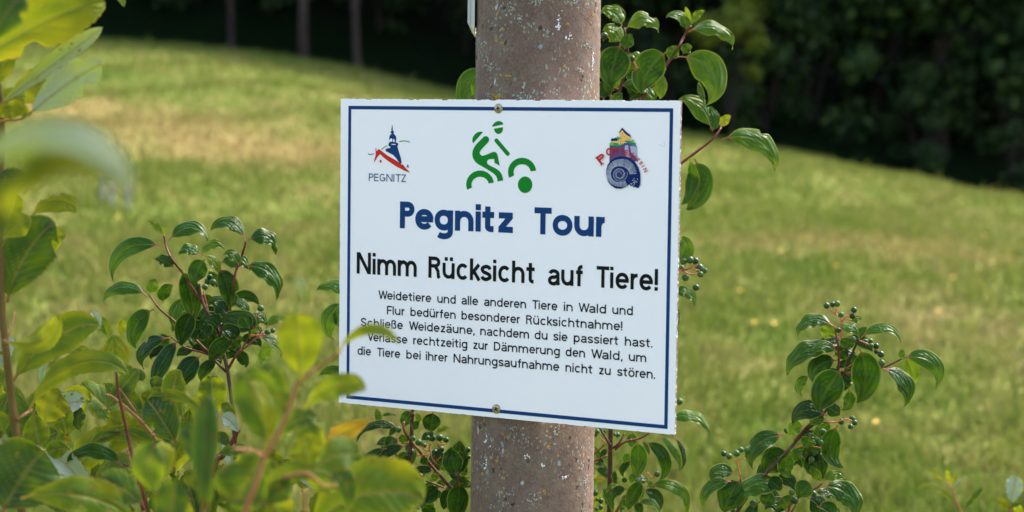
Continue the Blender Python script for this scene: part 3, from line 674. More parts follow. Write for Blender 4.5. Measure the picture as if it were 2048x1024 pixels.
def ring(cx, cy, ro, rox, ri, rix, a0, a1): return circ(cx, cy, rox, ro, a0, a1) + circ(cx, cy, rix, ri, a1, a0)
shape(mb, ring(281, 880, 131, 129, 72, 80, 202, 8)[:], z)
shape(mb, ring(672, 765, 134, 131, 74, 79, 203, 6), z)
shape(mb, circ(700, 882, 67, 77, 0, 360, 32)[:-1], z)
o = mb.build('cyclist_emblem', M['green'], sign, False); o['label'] = 'green pictogram of a cyclist'
# town emblem: church spire and red roof
z = Z(700, 220, 5.689); mb = MB()
shape(mb, [(478, 172), (484, 172), (486, 200), (487, 232), (500, 245), (502, 262), (494, 268), (510, 280), (524, 300), (528, 325), (524, 362), (512, 366), (545, 374), (551, 396), (540, 412), (556, 470), (580, 545), (588, 596), (580, 612), (568, 608), (548, 580), (525, 545), (490, 510), (450, 490), (424, 474), (410, 474), (406, 444), (420, 438), (460, 430), (462, 418), (442, 412), (438, 385), (455, 362), (448, 330), (450, 300), (462, 280), (474, 268), (462, 256), (462, 248), (472, 240), (473, 208), (477, 200)], z, 0)
shape(mb, [(452, 352), (460, 330), (472, 322), (482, 328), (484, 360), (456, 360)], z, 3, -.0005)
shape(mb, [(494, 326), (504, 334), (514, 362), (492, 362)], z, 3, -.0005)
shape(mb, [(474, 386), (522, 388), (520, 396), (474, 394)], z, 3, -.0005)
shape(mb, [(594, 640), (600, 628), (598, 618), (606, 616), (606, 628), (622, 642), (610, 650), (598, 650)], z, 0); shape(mb, [(642, 652), (652, 640), (652, 622), (664, 620), (664, 636), (676, 654)], z, 0)
shape(mb, [(290, 430), (300, 436), (302, 458), (306, 470), (320, 448), (334, 446), (372, 476), (430, 520), (520, 570), (580, 612), (620, 644), (688, 716), (620, 690), (540, 650), (470, 605), (400, 555), (372, 530), (344, 502), (310, 540), (288, 578), (272, 604), (280, 560), (292, 516), (292, 480), (292, 458)], z, 1)
shape(mb, [(338, 570), (350, 566), (360, 570), (360, 598), (346, 600), (338, 592)], z, 1)
for pl in ([(206, 498), (222, 505), (248, 504), (272, 496)], [(358, 450), (380, 434), (404, 416), (426, 406)], [(560, 360), (590, 353), (640, 354), (684, 366)]):
    st = [z(a, b) for a, b in pl]; stroke(mb, smooth_pts(st), .0011, 2)
u0, v0 = z(216, 806); u1, _ = z(642, 818); cap = abs(z(216, 720)[1] - v0)
word(mb, 'PEGNITZ', u0, u1, v0 - .0002, cap, .125, 4)
o = mb.build('church_emblem', [M['blue'], M['red'], M['green'], M['white'], M['blue']], sign, False); o['label'] = 'blue church spire over a red roof line with the word PEGNITZ'
# castle rock and ammonite
z = Z(1170, 220, 5.689); mb = MB()
# material slots: 0 purple 1 pale purple 2 yellow 3 navy 4 deep green 5 light green 6 navy shell 7 pale ribs 8 red letters 9 orange
shape(mb, [(282, 400), (380, 405), (440, 375), (500, 372), (560, 395), (594, 420), (598, 500), (600, 575), (540, 600), (440, 590), (330, 600), (278, 590)], z, 0, -.0003)
shape(mb, [(455, 412), (470, 398), (492, 405), (500, 470), (520, 540), (470, 530), (450, 470)], z, 1, -.0005)
shape(mb, [(515, 410), (560, 410), (594, 430), (598, 500), (596, 560), (560, 520), (525, 480)], z, 1, -.0005)
shape(mb, [(392, 258), (426, 210), (470, 262), (528, 300), (532, 344), (500, 350), (452, 350), (440, 395), (392, 404), (372, 372), (302, 374), (296, 360), (318, 348), (372, 350), (398, 334)], z, 2, -.0007)
shape(mb, [(388, 256), (426, 200), (470, 246), (518, 284), (528, 310), (500, 298), (456, 266), (428, 226), (394, 262)], z, 3, -.0009)
shape(mb, [(304, 322), (368, 324), (372, 352), (298, 354)], z, 3, -.0009)
shape(mb, [(282, 378), (310, 368), (345, 374), (380, 376), (392, 398), (440, 380), (442, 396), (400, 414), (330, 412), (286, 404)], z, 4, -.001)
shape(mb, [(458, 344), (500, 350), (536, 352), (560, 366), (582, 378), (584, 410), (550, 404), (520, 378), (480, 372), (456, 360)], z, 4, -.001)
shape(mb, circ(310, 388, 26, 16, 0, 360, 10)[:-1], z, 5, -.0011); shape(mb, circ(547, 354, 15, 18, 0, 360, 10)[:-1], z, 5, -.0011); shape(mb, circ(402, 320, 20, 12, 0, 360, 10)[:-1], z, 5, -.0011)
shape(mb, [(340, 326), (352, 310), (368, 316), (376, 294), (388, 316), (392, 344), (372, 346), (370, 322)], z, 4, -.0011)
for a, b in ((428, 262), (428, 290), (408, 352), (428, 350), (410, 372), (458, 300), (484, 318), (506, 332)): shape(mb, [(a - 3, b), (a + 3, b), (a + 3, b + 14), (a - 3, b + 14)], z, 9, -.0011)
SHL = -.0012
shape(mb, [(244, 730), (246, 680), (262, 625), (296, 575), (345, 542), (405, 527), (465, 532), (525, 552), (575, 592), (612, 650), (632, 715), (636, 790), (632, 850), (612, 888), (590, 884), (572, 872), (560, 884), (545, 862), (525, 866), (510, 844), (494, 858), (460, 878), (410, 896), (350, 890), (300, 858), (264, 812)], z, 6, SHL)
rs = random.Random(4)
cx_, cy_ = 400, 730
for k in range(62):
    a = math.radians(2 + k * 5.05); ex = 1 if a < PI else 1
    ro = 150 + 38 * max(0, math.cos(a)) - 4 * math.sin(a); ri = 92 - 8 * math.cos(a)
    if 300 < math.degrees(a) < 352: continue
    ry = 1.16 if math.sin(a) > 0 else .92
    p0 = z(cx_ + 30 * max(0, math.cos(a)) + ri * math.cos(a) * 1.0, cy_ - ri * math.sin(a) * .98); p1 = z(cx_ + ro * math.cos(a) * 1.02, cy_ - ro * math.sin(a) * ry)
    stroke(mb, [p0, p1], .00042 + .00026 * rs.random(), 7, SHL - .0002)
for k in range(26):
    a = math.radians(-20 + k * 15); ro = 66; ri = 44 - k * .4
    stroke(mb, [z(cx_ + ri * math.cos(a), cy_ - ri * math.sin(a)), z(cx_ + ro * math.cos(a), cy_ - ro * math.sin(a))], .0003, 7, SHL - .0002)
for k in range(14):
    a = math.radians(k * 26); stroke(mb, [z(cx_ + 6 * math.cos(a), cy_ - 6 * math.sin(a)), z(cx_ + 24 * math.cos(a), cy_ - 26 * math.sin(a))], .0003, 0, SHL - .0002)
sp_ = [z(cx_ + (20 + 70 * i / 46) * math.cos(.28 * i), cy_ - (20 + 70 * i / 46) * math.sin(.28 * i)) for i in range(47)]
stroke(mb, sp_, .00035, 7, SHL - .0004)
for k in range(14): # rough broken mouth of the shell
    a = rs.uniform(0, 6.28); r = rs.uniform(10, 46); x_, y_ = 565 + r * math.cos(a), 805 + r * math.sin(a); stroke(mb, [z(x_, y_), z(x_ + rs.uniform(-16, 16), y_ + rs.uniform(6, 20))], .0005, 7, SHL - .0002)
# arched lettering
for ch, x_, y_, rot, hgt, wid in [('P', 234, 600, 38, 112, 72), ('O', 300, 520, 14, 92, 62), ('T', 362, 508, 8, 76, 48), ('T', 420, 504, 2, 70, 48), ('E', 476, 514, -7, 58, 34), ('N', 524, 532, -16, 54, 36), ('S', 568, 562, -26, 46, 26), ('T', 602, 588, -34, 46, 30), ('E', 634, 624, -44, 42, 26), ('I', 652, 652, -54, 40, 6), ('N', 676, 694, -62, 42, 32)]:
    t_ = .26; g, ad = glyph(ch, t_); xs = [p[0] for st in g for p in st]; lo, hi = min(xs), max(xs); kk = wid / max(.3, (hi - lo)) if hi > lo else hgt
    ca, sa = math.cos(math.radians(rot)), math.sin(math.radians(rot)); cap_m = abs(z(x_, y_ - hgt)[1] - z(x_, y_)[1])
    def tf(p, cx0=(lo + hi) / 2):
        a = (p[0] - cx0) * kk; b = p[1] * hgt; return z(x_ + a * ca - b * sa * (1) , y_ - a * sa - b * ca)
    for st in g:
        stroke(mb, [tf(p) for p in st], t_ * cap_m * .8, 8, -.0021)
        for e in (st[0], st[-1]):
            vert = abs(st[0][0] - st[-1][0]) < .02 and len(st) == 2
            if vert and (e[1] < .02 or e[1] > .98) and ch in 'PTENIR': stroke(mb, [tf((e[0] - .13, abs(e[1] - .05))), tf((e[0] + .13, abs(e[1] - .05)))], .09 * cap_m, 8, -.0018)
o = mb.build('castle_emblem', [M['purple'], M['purple2'], M['yellow'], M['navy'], M['tree'], M['leafg'], M['navy'], M['pale'], M['brick'], M['red']], sign, False); o['label'] = 'castle on a purple rock above a blue ammonite with the word POTTENSTEIN'
# faint pencil scribble and specks
mb = MB(); z = Z(1170, 220, 5.689)
M['pencil'] = mat('pencil_grey', (.60, .62, .66), .6)
stroke(mb, smooth_pts([z(838, 400), z(860, 396), z(880, 410), z(884, 420)]), .0005); stroke(mb, smooth_pts([z(912, 366), z(898, 374), z(912, 396), z(902, 414), z(890, 410)]), .0005)
mb.build('scribble', M['pencil'], sign, False)
# screws
m = mat('screw_brass', (.30, .22, .12), .38, .5, .85); t = NT(m); q = t.coord(); t.set(t.p.inputs['Base Color'], t.mix(t.maprange(t.noise(q, 500, 3), .4, .65), (.26, .17, .07), (.50, .45, .37))); M['screw'] = m
M['recess_shade'] = mat('screw_recess_shade', (.008, .007, .006), .8)
for px, py, a0 in ((997, 217, .25), (993, 818, .5)):
    u, v = uv(px, py); r = .0062; mb = MB(); prof = [(r, 0), (r * 1.0, -.0006), (r * .86, -.0013), (r * .55, -.0017), (r * .2, -.0018)]; n = 28
    vs = []; fs = []
    for (rad, y) in prof: vs += [Vector((u + math.cos(2 * PI * k / n) * rad, y, v + math.sin(2 * PI * k / n) * rad)) for k in range(n)]
    for i in range(len(prof) - 1): fs += [(i * n + k, (i + 1) * n + k, (i + 1) * n + (k + 1) % n, i * n + (k + 1) % n) for k in range(n)]
    fs.append(tuple((len(prof) - 1) * n + k for k in range(n - 1, -1, -1))); mb.add(vs, [tuple(reversed(f)) for f in fs])
    sc_ = mb.build('screw', M['screw'], sign)
    cr = MB()
    for a in (a0, a0 + PI / 2):
        d = Vector((math.cos(a), 0, math.sin(a))); e = Vector((-d.z, 0, d.x)); c_ = Vector((u, -.0020, v)); L_, W_ = .0030, .0007
        cr.add([c_ - d * L_ - e * W_, c_ + d * L_ - e * W_, c_ + d * L_ + e * W_, c_ - d * L_ + e * W_], [(0, 1, 2, 3)])
        c_.y -= .00003
    cr.add([Vector((u + .0013 * math.cos(k * PI / 4), -.00207, v + .0013 * math.sin(k * PI / 4))) for k in range(8)], [tuple(range(8))])
    cr.build('cross_recess_shade', M['recess_shade'], sc_, False)  # flat near-black cross on the head, painted as the shade inside the recess

# ------------------------------------------------------------------ leaves, stems, berries
LR = random.Random(99)
def leaf(parent, P0, P1, width, arch, roll, tone, kind='dogwood', mirror=False, fold=None, res=1.0, wave=None, gnaw=0, name='leaf'):
    """one leaf: P0 where its stalk leaves the twig, P1 its tip; arch bends it upwards, roll turns the blade away from facing out"""
    rr = LR; ch = P1 - P0; L = ch.length; view = ((P0 + P1) / 2).normalized()
    up = ch.cross(view).normalized()
    if up.z < 0 and abs(up.z) > .06: up = -up
    elif abs(up.z) <= .06 and up.x > 0: up = -up
    tow = -view
    bul = up * arch * L + tow * rr.uniform(-.08, .12) * L
    c1 = P0 + ch * .30 + bul * 1.25; c2 = P0 + ch * .85 + bul * 1.25
    nt = max(14, int(26 * res)); nu = max(5, int(7 * res))
    dog = kind == 'dogwood'; pet = .09 if dog else .07
    sgn = -1 if mirror else 1
    rl0 = math.radians(roll + rr.uniform(-6, 6)) * sgn; tw = math.radians(rr.uniform(-22, 22)); fo = math.radians(fold if fold is not None else (-.30 * abs(roll) + rr.uniform(0, 16)))
    wv = (wave if wave is not None else rr.uniform(.02, .07)) * width; ph = rr.uniform(0, 6.28); wf = rr.uniform(1.6, 3.2); asy = rr.uniform(-.08, .08)
    nz = Vector((rr.uniform(-50, 50), rr.uniform(-50, 50), 0)); side = rr.uniform(-.25, .25) * width
    cents = [rr.uniform(.25, .8) for _ in range(gnaw)]; csd = [rr.choice((-1, 1)) for _ in range(gnaw)]; crd = [rr.uniform(.04, .09) for _ in range(gnaw)]
    V = []; D = []
    def mid(t): s = 1 - t; return P0 * s ** 3 + c1 * (3 * s * s * t) + c2 * (3 * s * t * t) + P1 * t ** 3
    var = rr.uniform(.0, .45) if not dog else rr.uniform(0, .14)
    for i in range(nt + 1):
        t = i / nt; p = mid(t); T = (mid(min(1, t + .01)) - mid(max(0, t - .01))).normalized()
        b = (tow - T * tow.dot(T)).normalized(); u_ = T.cross(b).normalized()
        if u_.dot(up) < 0: u_ = -u_
        r = rl0 + tw * (t - .5); S = u_ * math.cos(r) - b * math.sin(r); N = b * math.cos(r) + u_ * math.sin(r)
        q = max(0, (t - pet) / (1 - pet))
        if t <= pet: w = .0011 if dog else .0016
        else:
            if dog: pr = 2.24 * q ** .62 * max(0, 1 - q) ** 1.12
            else: pr = math.sin(PI * min(1, q) ** 1.12) ** .68
            w = max(.0004, pr * width / 2 * (1.32 if dog else 1.06))
        for j in range(-nu, nu + 1):
            u = j / nu; au = abs(u); ww = w * (1 + asy * (1 if u > 0 else -1))
            if not dog and q > 0: ww *= 1 + (.045 * math.sin(q * 95) + .06 * noise.noise(Vector((q * 9, u * .5, 3)) + nz)) * au
            if dog and q > 0: ww *= 1 + .035 * noise.noise(Vector((q * 7, (1 if u > 0 else -1), 1)) + nz) * au
            for cc, cs, cr_ in zip(cents, csd, crd):
                if cs * u > 0:
                    dd = abs(q - cc) / cr_
                    if dd < 1: ww *= 1 - (.42 + .12 * math.sin(q * 260)) * math.sqrt(1 - dd * dd) * au
            vein = 0; rel = 0
            if q > 0:
                if dog:
                    for ti, um in ((.06, .78), (.17, .60), (.30, .43), (.44, .26)):
                        if q > ti - .03:
                            uv_ = um * (1 - math.exp(-max(0, q - ti) / .16)); dx = (au - uv_) * max(w, .001); vein = max(vein, .75 * math.exp(-(dx / (width * .022)) ** 2) * min(1, (1.04 - q) * 4))
                    vein = max(vein, math.exp(-(au * w / (width * .026)) ** 2))
                else:
                    for k in range(9):
                        tk = .03 + k * .105 + .22 * au + .05 * au * au; dq = (q - tk) * L; vein = max(vein, .6 * math.exp(-(dq / (width * .018)) ** 2) * (1 - .4 * au))
                    vein = max(vein, math.exp(-(au * w / (width * .028)) ** 2))
                rel = -vein * width * (.020 if dog else .024)
            f_ = fo * (1 - .5 * q)
            lat = S * (u * ww * math.cos(f_)) + N * (au * ww * math.sin(f_) - (au * au) * w * (.10 if dog else .02))
            wav = wv * au * math.sin(q * 6.28 * wf + ph + (1.7 if u > 0 else 0)) * min(1, q * 4) + width * .05 * noise.noise(Vector((q * 3.5, u * 1.2, 7)) + nz) * min(1, q * 3)
            V.append(p + lat + N * (wav + rel)); D.append((vein, 1.0 if j in (-nu, nu) and q > .03 else 0., min(1, max(0, tone + var * (au * au - .35) + (.30 if not dog else .12) * noise.noise(Vector((q * 3.1, u * 1.7, 11)) + nz)) / 1.4), 1. - min(1, q / .04) if q < .04 else 0.))
    K = 2 * nu + 1; F = []
    for i in range(nt):
        for j in range(K - 1):
            a = i * K + j; F.append((a, a + 1, a + K + 1, a + K))
    # make the upper face point along N
    me = bpy.data.meshes.new(name)
    fn = (V[F[nt * nu][1]] - V[F[nt * nu][0]]).cross(V[F[nt * nu][3]] - V[F[nt * nu][0]])
    iM = nt // 2; T = mid(.51) - mid(.49); b = tow; u_ = T.cross(b);
    if u_.dot(up) < 0: u_ = -u_
    Nm = b.normalized() * math.cos(rl0) + u_.normalized() * math.sin(rl0); e = F[iM * (K - 1) + nu]
    fn = (V[e[1]] - V[e[0]]).cross(V[e[3]] - V[e[0]])
    if fn.dot(Nm) < 0: F = [tuple(reversed(f)) for f in F]
    me.from_pydata([tuple(v - parent.location) for v in V], [], F); me.polygons.foreach_set('use_smooth', [True] * len(F))
    a_ = me.attributes.new('leafdata', 'FLOAT_COLOR', 'POINT'); a_.data.foreach_set('color', [c for d in D for c in d])
    me.materials.append(M[kind + '_leaf']); me.update()
    o = bpy.data.objects.new(name, me); COL.objects.link(o); o.parent = parent; return o

class Plant:
    def __init__(s, name, label, cat, group, base_px, D, kind='dogwood', pick=None):
        p = at(base_px[0], base_px[1], D); z = float(terrain(p.x, p.y)); s.root = empty(name, Vector((p.x, p.y, z)), label, cat, group); s.D = D; s.kind = kind; s.o = (0, 0, 1)
    def zoom(s, ox, oy, sc, D=None, kind=None):
        s.o = (ox, oy, sc)
        if D: s.D = D
        if kind: s.kind = kind
        return s
    def P(s, x, y, d=0): return at(s.o[0] + x / s.o[2], s.o[1] + y / s.o[2], s.D + d)
    def stem(s, pts, r0, r1, m='dog_bark', name='stem', ground=False, jit=.012):
        """radii in photo pixels"""
        k = s.D / F_PX; q = [s.P(*p) + Vector((0, LR.uniform(-jit, jit), 0)) for p in pts]
        if ground: q = [s.root.location + Vector((0, 0, -.06)), s.root.location.lerp(q[0], .5) + Vector((LR.uniform(-.03, .03), LR.uniform(-.03, .03), 0)), s.root.location.lerp(q[0], .8), s.root.location.lerp(q[0], .93)] + q
        L = smooth_line(q, 5); mb = MB(); mb.tube(L, r0 * k, r1 * k, 9, wob=.10)
        i = 7
        while i < len(L) - 3 and not ground:
            d = (L[i + 1] - L[i - 1]).normalized(); rr_ = (r0 + (r1 - r0) * i / len(L)) * k; mb.tube([L[i] - d * rr_ * .9, L[i], L[i] + d * rr_ * .9], rr_ * 1.25, rr_ * 1.25, 9); i += 9
        return mb.build(name, M[m], s.root, origin=s.root.location)
    def leaves(s, rows, dj=.035, res=1.0, tip=.22, gn=0, arched=True):
        for r in rows:
            bx, by, tx, ty, w, arch, roll, tone = r[:8]; opt = r[8] if len(r) > 8 else {}
            dd = opt.get('d', 0) + LR.uniform(-dj, dj); lp = math.hypot(tx - bx, ty - by) / s.o[2] * s.D / F_PX
            P0 = s.P(bx, by, dd); P1 = s.P(tx, ty, dd + LR.uniform(-tip, tip) * lp)
            cr = max(.55, math.cos(math.radians(roll) * .8)); cr = 1 if opt.get('flat') else cr
            leaf(s.root, P0, P1, w / s.o[2] * s.D / F_PX / cr, arch, roll + (180 if opt.get('under') else 0), max(0, tone), opt.get('k', s.kind), opt.get('m', False), opt.get('fold'), opt.get('res', res), opt.get('wave'), opt.get('gnaw', gn + (LR.random() < .14)))
    def berries(s, rows, D=0):
        k = s.D / F_PX
        for x, y, r in rows:
            c = s.P(x, y, LR.uniform(-.02, .02) + D); R = r / s.o[2] * k * 1.02; v = []; f = []; n = 12; m_ = 8
            ax = Vector((LR.uniform(-.5, .5), LR.uniform(-.5, .3), LR.uniform(.4, 1))).normalized(); qt = Vector((0, 0, 1)).rotation_difference(ax)
            for i in range(m_ + 1):
                a = PI * i / m_; 
                for j in range(n): v.append(qt @ Vector((math.sin(a) * math.cos(2 * PI * j / n), math.sin(a) * math.sin(2 * PI * j / n), math.cos(a) * .97)) * R)
            f = [(i * n + j, (i + 1) * n + j, (i + 1) * n + (j + 1) % n, i * n + (j + 1) % n) for i in range(m_) for j in range(n)]
            mb = MB(); mb.add(v, f, 0); mb.tube([ax * R * .9, ax * R * 1.12], R * .16, R * .10, 6, 1); mb.tube([ax * -R * .9, ax * -R * 1.5], R * .12, R * .12, 5, 2)
            o = mb.build('berry', [M['berry'], M['berry_tip'], M['stalk']], s.root); o.location = c - s.root.location
    def stalks(s, lines, r=1.6):
        k = s.D / F_PX
        for l in lines:
            mb = MB(); mb.tube(smooth_line([s.P(*p) for p in l], 4), r * k, r * k * .8, 6); mb.build('berry_stalk', M['stalk'], s.root, origin=s.root.location)

U = {'under': True}
# ---- A: dogwood left of the sign
pl = Plant('dogwood_shrub', 'dark green dogwood shrub rising behind the willow left of the sign', 'shrub', 'dogwood shrubs around the sign', (470, 1500), 2.74)
pl.zoom(180, 420, 2.695)
pl.stem([(800, 1500), (775, 1100), (752, 900), (726, 780), (690, 660), (640, 560), (600, 470), (588, 400)], 6.5, 2.2, ground=True)
for q, r0, r1 in [([(640, 770), (540, 670), (440, 590), (380, 530), (312, 462)], 3, 1.8), ([(610, 500), (540, 400), (490, 330), (445, 262), (408, 198), (392, 135)], 3, 2), ([(700, 680), (745, 520), (775, 380), (792, 305), (822, 235), (842, 168)], 3.2, 2.2), ([(750, 850), (800, 770), (850, 730), (930, 660)], 3, 1.6), ([(700, 815), (620, 772), (560, 762), (500, 735), (430, 688)], 2.2, 1.4), ([(748, 880), (690, 822), (660, 800)], 3.4, 2), ([(800, 780), (850, 690), (862, 640)], 2, 1.5)]:
    pl.stem(q, r0, r1, 'dog_twig' if r0 < 3.3 else 'dog_bark', 'twig')
pl.leaves([
 (395,200,125,385,105,.33,38,.30), (425,165,640,172,95,.36,42,.34), (390,130,312,55,45,.1,20,.8), (392,135,405,90,30,0,0,.9),
 (838,165,645,120,95,.42,42,.3), (846,168,997,238,105,.45,40,.28), (825,300,1005,485,110,.32,35,.32), (305,460,70,500,82,.3,42,.42),
 (320,450,352,368,72,0,0,.55), (345,535,255,755,120,.25,22,.18), (490,320,540,612,125,.10,0,.10), (620,265,565,400,110,.1,10,.25),
 (595,250,480,245,80,.4,40,.4), (595,255,730,212,72,.38,40,.75), (615,245,690,350,60,.22,30,.75), (450,310,350,268,72,.15,25,.2),
 (395,500,452,408,78,.22,-25,.25), (690,310,745,540,118,.12,8,.12), (700,290,862,332,90,.3,40,.35), (800,300,718,240,70,.3,30,.5),
 (560,545,498,732,115,.1,0,.02), (430,690,290,862,95,.34,40,.06), (480,700,350,980,105,.12,25,.06), (600,785,500,972,125,.16,18,.02,{'gnaw':2}),
 (905,650,695,605,135,.18,25,.12), (765,690,650,825,95,.1,5,.02), (690,815,600,925,75,.2,25,.08), (640,690,580,640,110,.1,0,.15),
 (700,640,590,600,120,.2,20,.12), (950,635,1065,600,55,.3,40,.68), (905,690,1025,800,75,.35,42,.3), (990,740,925,832,66,.2,0,.6),
 (790,760,840,850,70,.1,10,.08), (760,500,850,560,55,.3,40,.2), (870,560,945,620,75,.2,30,.38), (430,680,362,750,85,.1,0,.5),
 (540,600,610,695,120,0,0,.03), (760,740,690,705,90,.1,10,.06), (620,760,680,640,100,.1,10,.1), (800,700,700,650,95,.2,20,.05),
 (860,640,800,560,90,.1,0,.15), (740,560,660,500,90,.1,20,.08), (720,760,830,690,80,.1,0,.15), (560,700,640,650,90,.1,20,.1), (700,420,640,330,70,0,10,.35), (860,690,920,600,70,.1,30,.45),(560,760,470,790,60,.2,30,.12)])
pl.stalks([[(590, 430), (615, 500), (640, 560)], [(610, 440), (625, 490), (640, 560)], [(900, 585), (908, 560), (918, 548)], [(860, 675), (900, 676), (945, 672)]])
pl.berries([(635,385,19),(620,415,17),(663,390,19),(645,360,16),(920,530,19),(958,660,18),(955,610,12),(985,650,14)])

def fill(pl, pts, n, seed, size=(70, 110), tones=(.0, .05, .1, .2, .35), d=(.02, .09)):
    r = random.Random(seed); rows = []
    for i in range(n):
        x, y, s = pts[i % len(pts)]; x += r.gauss(0, s); y += r.gauss(0, s); L = r.uniform(1.0, 1.7); w = r.uniform(*size); a = r.uniform(-.3, PI + .3)
        rows.append((x, y, x + math.cos(a) * w * L, y + math.sin(a) * w * L * .9 + w * .3, w * .72, r.uniform(.1, .35), r.uniform(0, 45), r.choice(tones), {'d': r.uniform(*d)}))
    pl.leaves(rows, dj=.01)
fill(pl, [(640, 560, 50), (760, 620, 60), (560, 640, 60), (700, 470, 40), (820, 690, 40), (500, 700, 40)], 24, 5)

# ---- B, D, E: dogwood that climbs behind the sign, right of the post
pl = Plant('dogwood_shrub', 'tall dogwood shrub on a dark stem right of the post, rising behind the sign', 'shrub', 'dogwood shrubs around the sign', (1222, 1400), 2.86)
pl.stem([(1216, 1200), (1219, 1024), (1221, 900), (1222, 820), (1226, 600), (1222, 400), (1224, 250), (1240, 180), (1256, 120), (1248, 55)], 7.2, 2.2, ground=True, jit=.004)
pl.zoom(1180, 0, 2.438)
for q, r0, r1 in [([(112, 620), (104, 500), (100, 440)], 3, 2), ([(112, 640), (190, 520), (260, 470), (300, 425), (345, 360), (385, 300), (430, 230), (462, 175), (488, 130)], 3.4, 2.1), ([(345, 360), (390, 295), (432, 278)], 2, 1.4), ([(120, 1060), (260, 930), (380, 845), (480, 772), (590, 682), (640, 622)], 4, 2), ([(70, 520), (66, 440), (70, 400)], 2, 1.5), ([(250, 480), (240, 420), (236, 375)], 2.4, 1.6)]:
    pl.stem(q, r0, r1, 'dog_twig', 'twig')
pl.leaves([
 (155,130,45,62,80,.30,42,.62), (156,125,88,30,70,.2,20,.28), (172,145,335,158,95,.4,42,.66), (152,212,60,150,100,.25,40,.66),
 (150,212,100,420,165,.05,5,.12,{'d':-.04}), (168,240,207,168,70,.1,10,.22), (378,252,255,458,165,.14,10,.14,{'d':-.03}), (382,290,425,222,70,0,10,.35),
 (230,345,178,268,95,.1,10,.6), (432,275,565,517,165,.42,30,.58), (455,262,500,232,60,.2,20,.3), (480,155,695,242,80,.3,42,.58,{'wave':.12}),
 (480,132,370,88,60,.3,40,.5), (470,142,442,78,55,.1,10,.3), (485,122,466,32,36,0,0,.95), (496,118,560,55,42,.15,20,.8),
 (590,632,432,486,110,.25,32,.58), (595,640,572,520,65,.2,30,.22), (640,680,900,836,125,.32,36,.58), (636,620,688,565,50,.1,10,1.05,{'d':-.02}),
 (510,775,465,1022,150,-.2,10,.12), (482,770,442,1002,70,-.15,30,.45), (555,502,530,395,36,0,30,.5), (320,345,340,482,75,.1,20,.66),
 (140,425,310,492,80,.3,40,.45), (100,440,135,340,70,0,0,.55), (110,440,50,382,60,.2,20,.35), (200,420,240,330,90,0,0,.08), (100,470,50,400,100,0,0,.12),
 (250,482,180,440,90,.2,20,.18), (70,400,62,300,70,.1,20,.5), (150,330,60,250,80,.1,10,.45), (300,500,270,420,80,.1,0,.3), (110,520,160,455,60,.1,0,.2), (205,330,150,320,40,.1,30,.55)])
pl.stalks([[(235, 375), (225, 330), (212, 300)], [(228, 340), (240, 320), (230, 290)]])
pl.berries([(228,270,19),(205,285,15),(362,340,10),(70,175,18)])
pl.zoom(0, 0, 1)
pl.leaves([(966,136,928,214,44,.16,10,.2), (975,140,950,196,30,.1,20,.35)])
pl.stem([(1228, 600), (1300, 570), (1345, 545), (1375, 538)], 3, 1.6, 'dog_twig', 'twig')
pl.stem([(1224, 640), (1100, 660), (900, 640), (750, 610), (690, 600)], 4, 2, 'dog_twig', 'twig')
pl.stem([(1240, 180), (1100, 150), (990, 135), (964, 134)], 3, 1.6, 'dog_twig', 'twig')
pl.leaves([(1345,585,1389,612,26,.32,30,.5), (1345,585,1352,688,66,-.18,5,.12), (1352,522,1364,472,46,-.2,10,.45), (1330,845,1418,874,32,.36,38,.6), (705,592,632,584,32,.25,38,.55), (688,605,668,680,44,.3,28,.35), (688,612,684,655,30,.2,30,.3), (705,768,638,752,26,.25,10,.18), (1345,580,1376,596,20,.2,20,.5)])
pl.stalks([[(1340, 548), (1375, 538), (1399, 541)], [(1372, 539), (1386, 532), (1392, 526)], [(1364, 541), (1380, 548), (1398, 548)]])
pl.berries([(1367,523,7),(1380,520,7.5),(1391,522,7),(1399,536,9),(1408,541,7),(1401,549,6.5),(1371,555,7.5),(1392,575,7),(1362,536,7),(1359,803,7)])
pl.zoom(1170, 840, 5.567, 2.84)
for q, r0, r1, mm in [([(286, 280), (235, 200), (165, 90)], 2.4, 2.2, 'dog_bark'), ([(310, 315), (380, 250), (440, 150)], 2.4, 1.6, 'dog_bark'), ([(330, 330), (450, 240), (600, 210), (720, 145)], 2.6, 1.8, 'dog_twig'), ([(300, 1100), (400, 940), (470, 820), (520, 720)], 3.2, 2, 'dog_twig'), ([(60, 480), (140, 440), (250, 395)], 2, 1.6, 'dog_twig'), ([(60, 410), (140, 340), (225, 265)], 1.8, 1.6, 'dog_twig')]:
    pl.stem(q, r0, r1, mm, 'twig', jit=.004)
pl.leaves([
 (530,140,515,302,125,0,0,.28), (575,232,545,652,210,-.08,5,.24,{'d':-.06}), (645,242,800,700,170,.35,18,.12), (820,172,1050,572,100,.14,32,.48), (990,185,1060,560,62,.2,45,.12),
 (500,375,442,485,85,.1,0,.28), (640,670,485,1002,180,.06,5,.12,{'d':-.05}), (545,590,510,705,85,0,0,.28), (690,742,1105,1110,150,.40,32,.54), (640,785,822,1012,150,.3,20,.12),
 (590,925,830,1040,95,.3,42,.5), (465,772,320,902,115,.3,20,.08), (335,560,352,725,80,-.1,20,.2), (370,722,235,816,60,.2,30,.62), (185,745,300,1035,90,.12,20,.4), (250,325,175,422,70,.1,10,.08),
 (90,290,180,440,85,0,10,.5), (90,492,245,562,50,.2,20,.2), (445,640,430,702,70,0,0,.03), (495,905,400,992,110,.2,20,.4), (140,700,60,680,70,.1,0,.7), (200,500,130,430,70,.1,10,.1), (640,240,710,390,55,.1,20,.4), (700,680,760,800,70,.1,0,.3),
 (235,665,60,705,72,.12,10,1.15,{'d':.05}), (180,800,140,1100,170,.05,0,1.0,{'d':.05}), (560,900,610,1080,110,.1,10,.15)], dj=.02)
